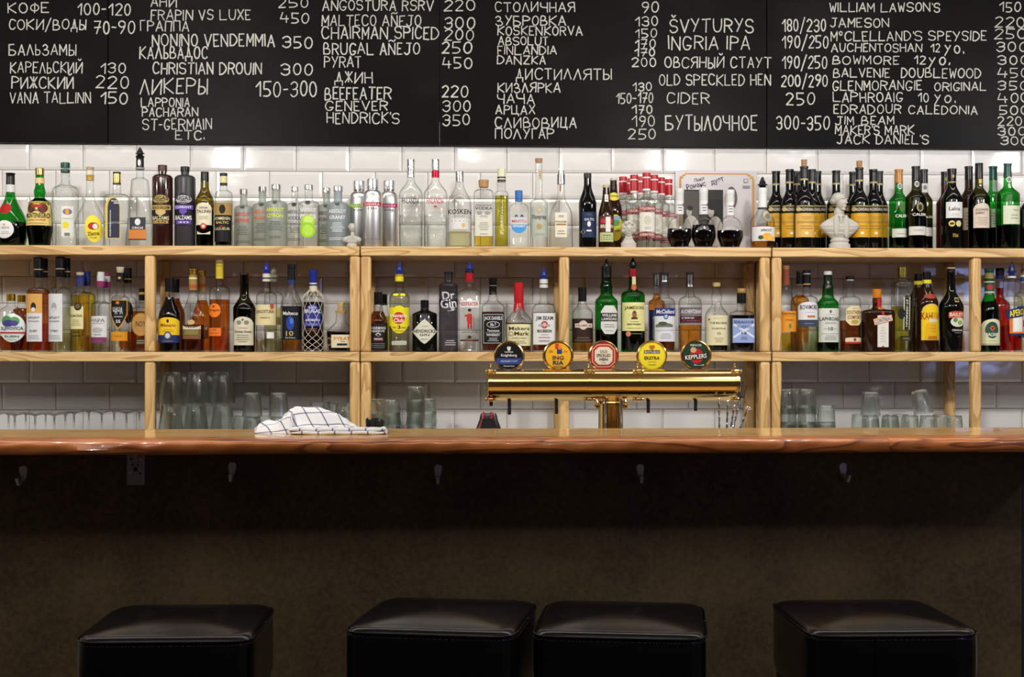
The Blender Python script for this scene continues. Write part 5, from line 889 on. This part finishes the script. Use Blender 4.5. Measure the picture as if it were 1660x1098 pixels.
b.lathe([(0, rc*1.35), (.006, rc*1.35), (.010, rc), (zz(640), rc), (zz(636), rc*1.08), (zc, rc*1.0)], M_BR, N=48); b.build('column', tw)
for dx in (-11, 14): 
    b = MB(); b.tube([(dx*kT, -rc-.004, .02), (dx*kT, -rc-.004, zz(646))], .0042, M_CHR, 12); b.build('beer_line', tw)
b = MB(); b.lathe([(0, rc*1.16), (.004, rc*1.2), (.008, rc*1.16)], M_BR, N=48, c=(0, 0, zz(655)), cap0=False, cap1=False); b.build('collar', tw)
for dx in (-24, 22):
    b = MB(); b.lathe([(0, .004), (.004, .008), (.010, .009), (.016, .004), (.02, .006), (.026, .003)], M_BR, N=14, c=(dx*kT, -.03, zz(662))); b.build('finial', tw)
for px, y0, y1 in ((796, 648, 658), (825.5, 648, 672), (901.5, 648, 671), (1050, 646, 669.5), (1126.5, 646, 666.5)):
    b = MB(); b.lathe([(zz(y1), .0040), (zz(y1)+.002, .0052), (zz(y0)+.008, .0056)], M_BLK, N=14, c=(xx(px), -.012, 0)); b.build('spout', tw)
BAD = [(826, 578, -9, 'd 0 0 0 0 000', 'e 0 -21 21 21 0d0e12|r 0 3 13 20.5 34488c|t 0 5.5 9.5 14 c8ccd8 ОВСЯНЫЙ СТАУТ|t 0 -4 1.5 13 e4e4e4 Knightberg|v 0 -16 -8 3 ddd|r 0 -8 -6 7 aaa|t 0 14 17 9 c8c8c8 Oatmeal Stout'),
       (906, 577, 0, '', 'e 0 -21 21 21 e8a81c|e 0 -20 20 20.3 f0b428|r -2 -20 -11 3.2 c84a24|r 2 -12 -3 4 26427c|r 2.4 -17 -10 2.2 e08a3c|t 0 0 6.5 9 26304c ING|t 0 8 14.5 8.6 26304c RIA|t 0 16 19 7.5 26304c PALE ALE|t -12 -9 -5.5 3 5a4a20 CA|t 12 -8 -6 3 5a4a20 2010'),
       (980, 577, 0, '', 'e 0 -22 22 22 b8322c|o 0 -18.5 18.5 18.5 dcd0b0|o 0 -17.5 17.5 17.5 b8322c|o 0 -14.5 14.5 14.5 e0dac4|t 0 -9 -4.5 6 3a302c OLD|t 0 -3 2 11.5 3a302c SPECKLED|t 0 3.5 8 6.5 3a302c HEN|l 0 10 12 3.5 a08070 1'),
       (1059, 577, 0, '', 'e 0 -22 22 22 ecd428|e 0 -20 20 20 f0dc30|r 0 -9 -3.5 13 3a3c40|t 0 -8.2 -4.2 12 e0e0e0 ŠVYTURYS|v 0 -17 -9 4.5 b86a28|t 0 1 6.5 12.5 3a3018 EKSTRA|l 0 9 11 7 9a8a20 1|l 0 13.5 15.5 9 5a5018 1'),
       (1131, 576, 12, '', 'e 0 -21 21 20 1c3c30|t 0 -18 -14.5 9 c8d0c4 PREMIUM CIDER|e 1 -11 14 11 b8242c|e -4 -13 -4 5 c8a880|r6 0 -2 7 18.5 20282a|t6 0 -1 6 17.5 e4e4dc KEPPLERS|u 5 12 17 8 c8c8c0')]
nm = ['black-and-blue badge', 'orange-yellow badge', 'red octagon badge', 'bright yellow badge', 'dark green badge turned left']
for (px, py, rot, _, its), lb in zip(BAD, nm):
    hx = xx(px); hz = zz(py); b = MB(); r = 25.5*kT
    M4 = Matrix.Translation((hx, .030, hz)) @ Matrix.Rotation(math.radians(-rot if px > 1000 else rot), 4, 'Z') @ Matrix.Rotation(pi/2, 4, 'X')
    b.lathe([(-.022, r*.75), (-.018, r*.96), (-.004, r*1.0), (.004, r*.97), (.006, r*.90), (.0025, r*.86)], M_BRD, N=40, xf=M4); hd = b.build('tap_handle', tw); tag(hd, lb+' on its brass-rimmed round tap handle')
    b = MB(); b.tube([(hx, .032, hz-r*.9), (hx, .028, zc+R_*.5)], .006, M_BR, 10); b.build('handle_stem', hd)
    b = MB(); surf = lambda s, z, off: tuple(M4 @ Vector((s, z, .0026+off)))
    decal(b, its, surf, kT, lambda y: -y*kT); b.build('badge', hd, False)

# ---------------------------------------------------------------- small things behind the bar
D = 4.16; k = tt(792, D)/F
e = empty('drink_dispenser', (X(792, D), D, .90), 'black rounded gadget with red stripes behind the bar, left of the beer tower', 'gadget')
b = MB(); sq = lambda z, r, a: (r*math.cos(a)/(abs(math.cos(a))**5+abs(math.sin(a))**5)**.2+(-.004 if z < .18 else 0), r*.7*math.sin(a)/(abs(math.cos(a))**5+abs(math.sin(a))**5)**.2)
H = Z(792, 670, D)-.90
b.lathe([(0, 22*k), (H-.055, 21*k), (H-.045, 20*k), (H-.020, 15*k), (H-.006, 13.5*k), (H-.001, 12*k), (H, 9*k)], principled('black_plastic', (.01, .01, .011), .25), N=32, rad=sq); b.build('housing', e)
for dx in (-8, 5):
    b = MB(); ms = ink('a82030', .35); x_ = dx*k
    b.tube([(x_-.002, -.0255, H-.016), (x_, -.024, H-.005), (x_, -.016, H+.0003), (x_, .016, H+.0003)], .0035, ms, 8); b.build('stripe', e)
b = MB(); b.tube([(-19*k, -.034, H-.05), (-14*k, -.030, H-.034), (-12*k, -.0275, H-.022)], .0018, ink('b02838', .35), 6); b.build('stripe', e)
# straws in a cup
D = 4.12; cupx = X(607, D)
cup = empty('straw_cup', (cupx, D, .90), 'cup of black straws behind the towel', 'cup')
b = MB(); b.lathe([(0, .027), (.002, .029), (.10, .033), (.10, .031), (.004, .026)], M_STEEL, N=24); b.build('cup_body', cup)
st = None; zt = Z(607, 679, D)-.90
for i in range(16):
    a = i*2.4; r = .022*math.sqrt((i+.5)/16); lean = r*.55
    dx, dy = r*math.cos(a), r*math.sin(a)
    if st is None:
        b = MB(); b.tube([(0, 0, 0), (0, 0, .21)], .0029, M_BLK, 8); st = b.build('straw'); o = st
    else: o = copyo(st, 'straw')
    o.location = (cupx+dx*.6, D+dy*.6, .905); o.rotation_euler = (-dy*4.0*.5, dx*4.0*.9, 0); o.scale = (1, 1, (zt-.008+random.uniform(-.006, .006))/.21)
    tag(o, 'black drinking straw in the cup behind the towel', 'straw', 'black straws in the cup')
# bar tools
D = 4.14; hx = X(1184, D)
cp = empty('tool_cup', (hx, D, .90), 'steel cup holding the bar spoons right of the beer tower', 'cup')
b = MB(); b.lathe([(0, .032), (.002, .034), (.13, .038), (.13, .036), (.004, .031)], M_STEEL, N=24); b.build('cup_body', cp)
def twisted(x0, y0, x1, y1, name, label, tip):
    p0 = Vector((X(x0, D), D, Z(x0, y0, D))); p1 = Vector((X(x1, D), D, Z(x1, y1, D)))
    e = empty(name, p0, label, name.split('_')[-1], 'twisted steel bar tools in the cup'); d = p1-p0; b = MB(); n = 60; u = d.normalized(); v = Vector((0, 1, 0)); s_ = u.cross(v)
    for ph in (0, pi): b.tube([d*i/n+(math.cos(i*.55+ph)*s_+math.sin(i*.55+ph)*v)*.0016 for i in range(n+1)], .0018, M_CHR, 6)
    b.build('shaft', e)
    b = MB(); q = Vector((0, 0, 1)).rotation_difference(u).to_matrix().to_4x4(); T = Matrix.Translation(d) @ q
    if tip == 'fork':
        b.box(-.003, .003, -.001, .001, 0, .012, M_CHR)
        b.box(-.011, .011, -.001, .001, .010, .016, M_CHR)
        for t in (-.0096, -.0032, .0032, .0096): b.box(t-.0014, t+.0014, -.001, .001, .015, .050, M_CHR)
        b.v = [tuple(T @ Vector(w_)) for w_ in b.v]; b.build('prongs', e, False)
    elif tip == 'disc': b.lathe([(0, .003), (.004, .004), (.008, .011), (.0105, .0115), (.012, .010)], M_CHR, N=20, xf=T); b.build('muddler_disc', e)
    else: b.lathe([(0, .002), (.004, .0035), (.008, .003), (.010, .001)], M_CHR, N=12, xf=T); b.build('finial', e)
twisted(1166, 770, 1166, 651, 'bar_spoon', 'leftmost twisted bar spoon handle, upright', 'ball')
twisted(1174, 770, 1180, 654, 'bar_spoon', 'second twisted bar spoon handle, almost upright', 'ball')
twisted(1172, 775, 1190, 662, 'bar_spoon', 'third twisted bar spoon handle, leaning slightly right', 'ball')
twisted(1170, 775, 1199, 650, 'bar_fork', 'twisted bar fork with four prongs pointing up', 'fork')
twisted(1168, 778, 1211, 666, 'bar_spoon', 'strongly leaning bar spoon with a flat disc end', 'disc')

# ---------------------------------------------------------------- towel
def towel():
    tp = [(416, 694), (424, 687), (434, 683.5), (444, 684.5), (452, 681), (460, 672), (470, 664.5), (482, 662.5), (500, 662), (514, 663), (528, 667), (545, 672), (558, 679), (570, 688), (582, 694.5), (596, 696), (612, 695), (622, 693), (628, 695), (630, 699)]
    D = 3.80
    def top(px):
        for a, c in zip(tp, tp[1:]):
            if px <= c[0]: t = (px-a[0])/(c[0]-a[0]); t = t*t*(3-2*t); return a[1]+(c[1]-a[1])*t
        return 699
    m, nt, out = newmat('white_checked_towel')
    p = node(nt, 'ShaderNodeBsdfPrincipled', i_Roughness=.9); uv = node(nt, 'ShaderNodeUVMap'); sp = node(nt, 'ShaderNodeSeparateXYZ'); nt.links.new(uv.outputs[0], sp.inputs[0])
    ln = []
    for ax in (0, 1):
        f = node(nt, 'ShaderNodeMath', operation='FRACT'); nt.links.new(sp.outputs[ax], f.inputs[0]); g_ = node(nt, 'ShaderNodeMath', operation='LESS_THAN'); g_.inputs[1].default_value = .095; nt.links.new(f.outputs[0], g_.inputs[0]); ln.append(g_)
    ad = node(nt, 'ShaderNodeMath', operation='ADD'); nt.links.new(ln[0].outputs[0], ad.inputs[0]); nt.links.new(ln[1].outputs[0], ad.inputs[1])
    mu = node(nt, 'ShaderNodeMath', operation='MULTIPLY'); nt.links.new(ad.outputs[0], mu.inputs[0]); mu.inputs[1].default_value = .8; mu.use_clamp = True
    mx = node(nt, 'ShaderNodeMix', data_type='RGBA'); nt.links.new(mu.outputs[0], mx.inputs[0]); mx.inputs[6].default_value = (.76, .75, .76, 1); mx.inputs[7].default_value = (.03, .035, .14, 1)
    nt.links.new(mx.outputs[2], p.inputs['Base Color'])
    tc = node(nt, 'ShaderNodeTexCoord'); n = node(nt, 'ShaderNodeTexNoise', i_Scale=500); bp = node(nt, 'ShaderNodeBump', i_Strength=.3, i_Distance=.001); nt.links.new(tc.outputs['Object'], n.inputs['Vector']); nt.links.new(n.outputs[0], bp.inputs['Height']); nt.links.new(bp.outputs[0], p.inputs['Normal'])
    nt.links.new(p.outputs[0], out.inputs[0])
    b = MB(); uvs = []; vs = []; nx, ny = 110, 40
    for i in range(nx+1):
        px = 416+214*i/nx; u = i/nx
        zt = max(.004, Z(px, top(px), D)-ZC)
        half = .075*min(1, math.sqrt(max(0, u*6)))*(1 if u < .9 else math.sqrt(max(.05, 1-((u-.9)/.1)**2)))
        fy = D-.04-.03*min(1, max(0, (px-440)/60))
        for j in range(ny+1):
            v = j/ny; hprof = (math.sin(pi*min(1, v*1.0)))**.55 if v > .5 else (math.sin(pi*v))**.8
            low = min(zt, .016)
            if px > 474:
                # front: a doubled, folded edge; behind it the hump
                e = v*2.2
                h = low*min(1, math.sqrt(max(0, e*3))) if v < .28 else low+(zt-low)*(.5-.5*math.cos(pi*min(1, (v-.28)/.3)))
                if v > .75: h *= math.sqrt(max(0, 1-((v-.75)/.25)**2))
            else: h = zt*hprof
            h += .0022*math.sin(px*.11+v*9)*math.sin(pi*v)*min(1, zt/.02)+.0035*math.sin(px*.05-v*14)*math.sin(pi*v)*min(1, zt/.05)
            if j in (0, ny): h = 0
            vs.append((X(px, D), fy+2*half*v, ZC+.0006+max(0, h))); uvs.append((u*8.2+v*1.1+h*9, v*3.4-u*.9+h*14))
    fs = [(i*(ny+1)+j, (i+1)*(ny+1)+j, (i+1)*(ny+1)+j+1, i*(ny+1)+j+1) for i in range(nx) for j in range(ny)]
    b.add(vs, fs, m)
    # two rounded folded layers along the front
    for lay, (pa, pb, dyy, zz0, th) in enumerate(((478, 629, -.028, .0005, .0085), (472, 627, -.018, .0085, .0085))):
        n0 = len(b.v); vs = []; ns, nr_ = 60, 10
        for i in range(ns+1):
            px = pa+(pb-pa)*i/ns; w_ = math.sin(pi*min(1, max(0, i/ns*6))/2)*math.sin(pi*min(1, max(0, (1-i/ns)*6))/2) if 0 < i < ns else 0
            for j in range(nr_+1):
                a = -pi/2+pi*j/nr_; t_ = th/2*(.3+.7*w_)
                yy = D-.07+dyy+.012*(1-w_)+.003*math.sin(px*.09)-t_*math.cos(a); z_ = ZC+zz0+th/2+t_*math.sin(a)+.0008*math.sin(px*.13+lay)
                vs.append((X(px, D), yy, z_)); uvs.append(((px-416)/214*8.2+.15*lay, .5+.2*j/nr_*.3))
            for yb in (0, 1):
                vs.append((X(px, D), D-.02, (ZC+zz0+th/2+t_*(1 if yb == 0 else -1)))); uvs.append(((px-416)/214*8.2, .9))
        m_ = nr_+3; fs = [(i*m_+j, (i+1)*m_+j, (i+1)*m_+(j+1) % m_, i*m_+(j+1) % m_) for i in range(ns) for j in range(m_)]
        b.add(vs, fs, m)
    o = b.build('towel', None, True, sharp=180)
    ul = o.data.uv_layers.new(name='UVMap')
    for l in o.data.loops: ul.data[l.index].uv = uvs[l.vertex_index]
    tag(o, 'crumpled white kitchen towel with thin navy checks on the bar top', 'towel')
towel()

# ---------------------------------------------------------------- stools
M_LE = principled('black_leather', (.004, .004, .005), .2, spec=.28, bump=(300, .12, .0005)); M_SE = principled('seam_thread', (.05, .045, .045), .5)
M_LG = principled('stool_leg_dark_wood', (.02, .014, .01), .4)
def stool(px, yy, rz, zs, label, wd=.330):
    cx = px; e = empty('bar_stool', (cx, yy, 0), label, 'stool', 'black leather cube stools along the bar', math.radians(rz))
    e.scale = (1, 1.1, 1); n = 20; b = MB(); hw = wd/2
    # rounded cushion: superellipse rings
    R = []
    prof = [(-.145, .0), (-.145, .93), (-.140, .975), (-.12, 1.0), (-.06, 1.003), (-.014, 1.0)]
    prof += [(-.014+.016*math.sin(t*pi/16), 1-.11*(1-math.cos(t*pi/16))) for t in range(1, 8)]
    prof += [(.002+.0105*(1-(q_/.87)**2.2), q_) for q_ in (.87, .82, .74, .62, .46, .28, .12, .02)]
    def rad(z, r, a):
        nn = 9 if r > .5*hw else 5; ca, sa = math.cos(a), math.sin(a); u = 1/(abs(ca)**nn+abs(sa)**nn)**(1/nn); return (r*u*ca, r*u*sa)
    b.lathe([(zs+z-.0125, max(r, .01)*hw) for z, r in prof], M_LE, N=96, rad=rad); b.build('cushion', e, sharp=80)
    for dz in (-.019,):
        b = MB(); pts = [(*rad(0, hw*1.001, 2*pi*i/96+.001), zs+dz) for i in range(97)]; b.tube(pts, .0022, M_LE, 6); b.build('piping', e, sharp=180)
    b = MB(); pts = [(*[c*1.0 for c in rad(0, hw*1.0035, 2*pi*i/96+.001)], zs-.026) for i in range(97)]
    for i in range(0, 96):
        a = Vector(pts[i]); c = Vector(pts[i+1]); L_ = (c-a).length; m_ = max(1, int(L_/.006))
        for j in range(m_): b.tube([a+(c-a)*((j+.15)/m_), a+(c-a)*((j+.75)/m_)], .0006, M_SE, 4)
    s = b.build('stitching', e, False)
    b = MB(); b.box(-hw*.93, hw*.93, -hw*.93, hw*.93, zs-.20, zs-.155, M_LE); o = b.build('seat_base', e, False); bevelled(o, .01, 3)
    for sx in (-1, 1):
        for sy in (-1, 1):
            b = MB(); b.box(sx*hw*.82-.019, sx*hw*.82+.019, sy*hw*.82-.019, sy*hw*.82+.019, 0, zs-.198, M_LG); o = b.build('leg', e, False); bevelled(o, .003, 2)
    for sx, sy in ((1, 0), (-1, 0), (0, 1), (0, -1)):
        b = MB(); a = hw*.82-.019; q_ = hw*.82
        if sx: b.box(sx*q_-.011, sx*q_+.011, -a, a, .24, .27, M_LG)
        else: b.box(-a, a, sy*q_-.011, sy*q_+.011, .24, .27, M_LG)
        b.build('footrest', e, False)
def sx_(p0, p1, D): return (X(p0, D)+X(p1, D))/2
stool(sx_(122, 400, 2.6), 2.785, 0, .787, 'leftmost black leather bar stool')
stool(sx_(572, 824, 2.6)+.026, 2.79, -11, .795, 'second black bar stool from the left, slightly turned, left one of the close pair')
stool(sx_(876, 1130, 2.6)+.028, 2.785, -9, .787, 'third black bar stool from the left, right one of the close pair')
stool(sx_(1324, 1590, 2.6), 2.785, 0, .787, 'rightmost black leather bar stool with a vertical seam')
b = MB(); e = [o for o in C.objects if o.name.startswith('bar_stool')][-1]
b.tube([(-.045+.002*math.sin(i*.7), -.1682, .762-.135*i/10) for i in range(11)], .0013, M_LE, 5); b.build('side_seam', e)
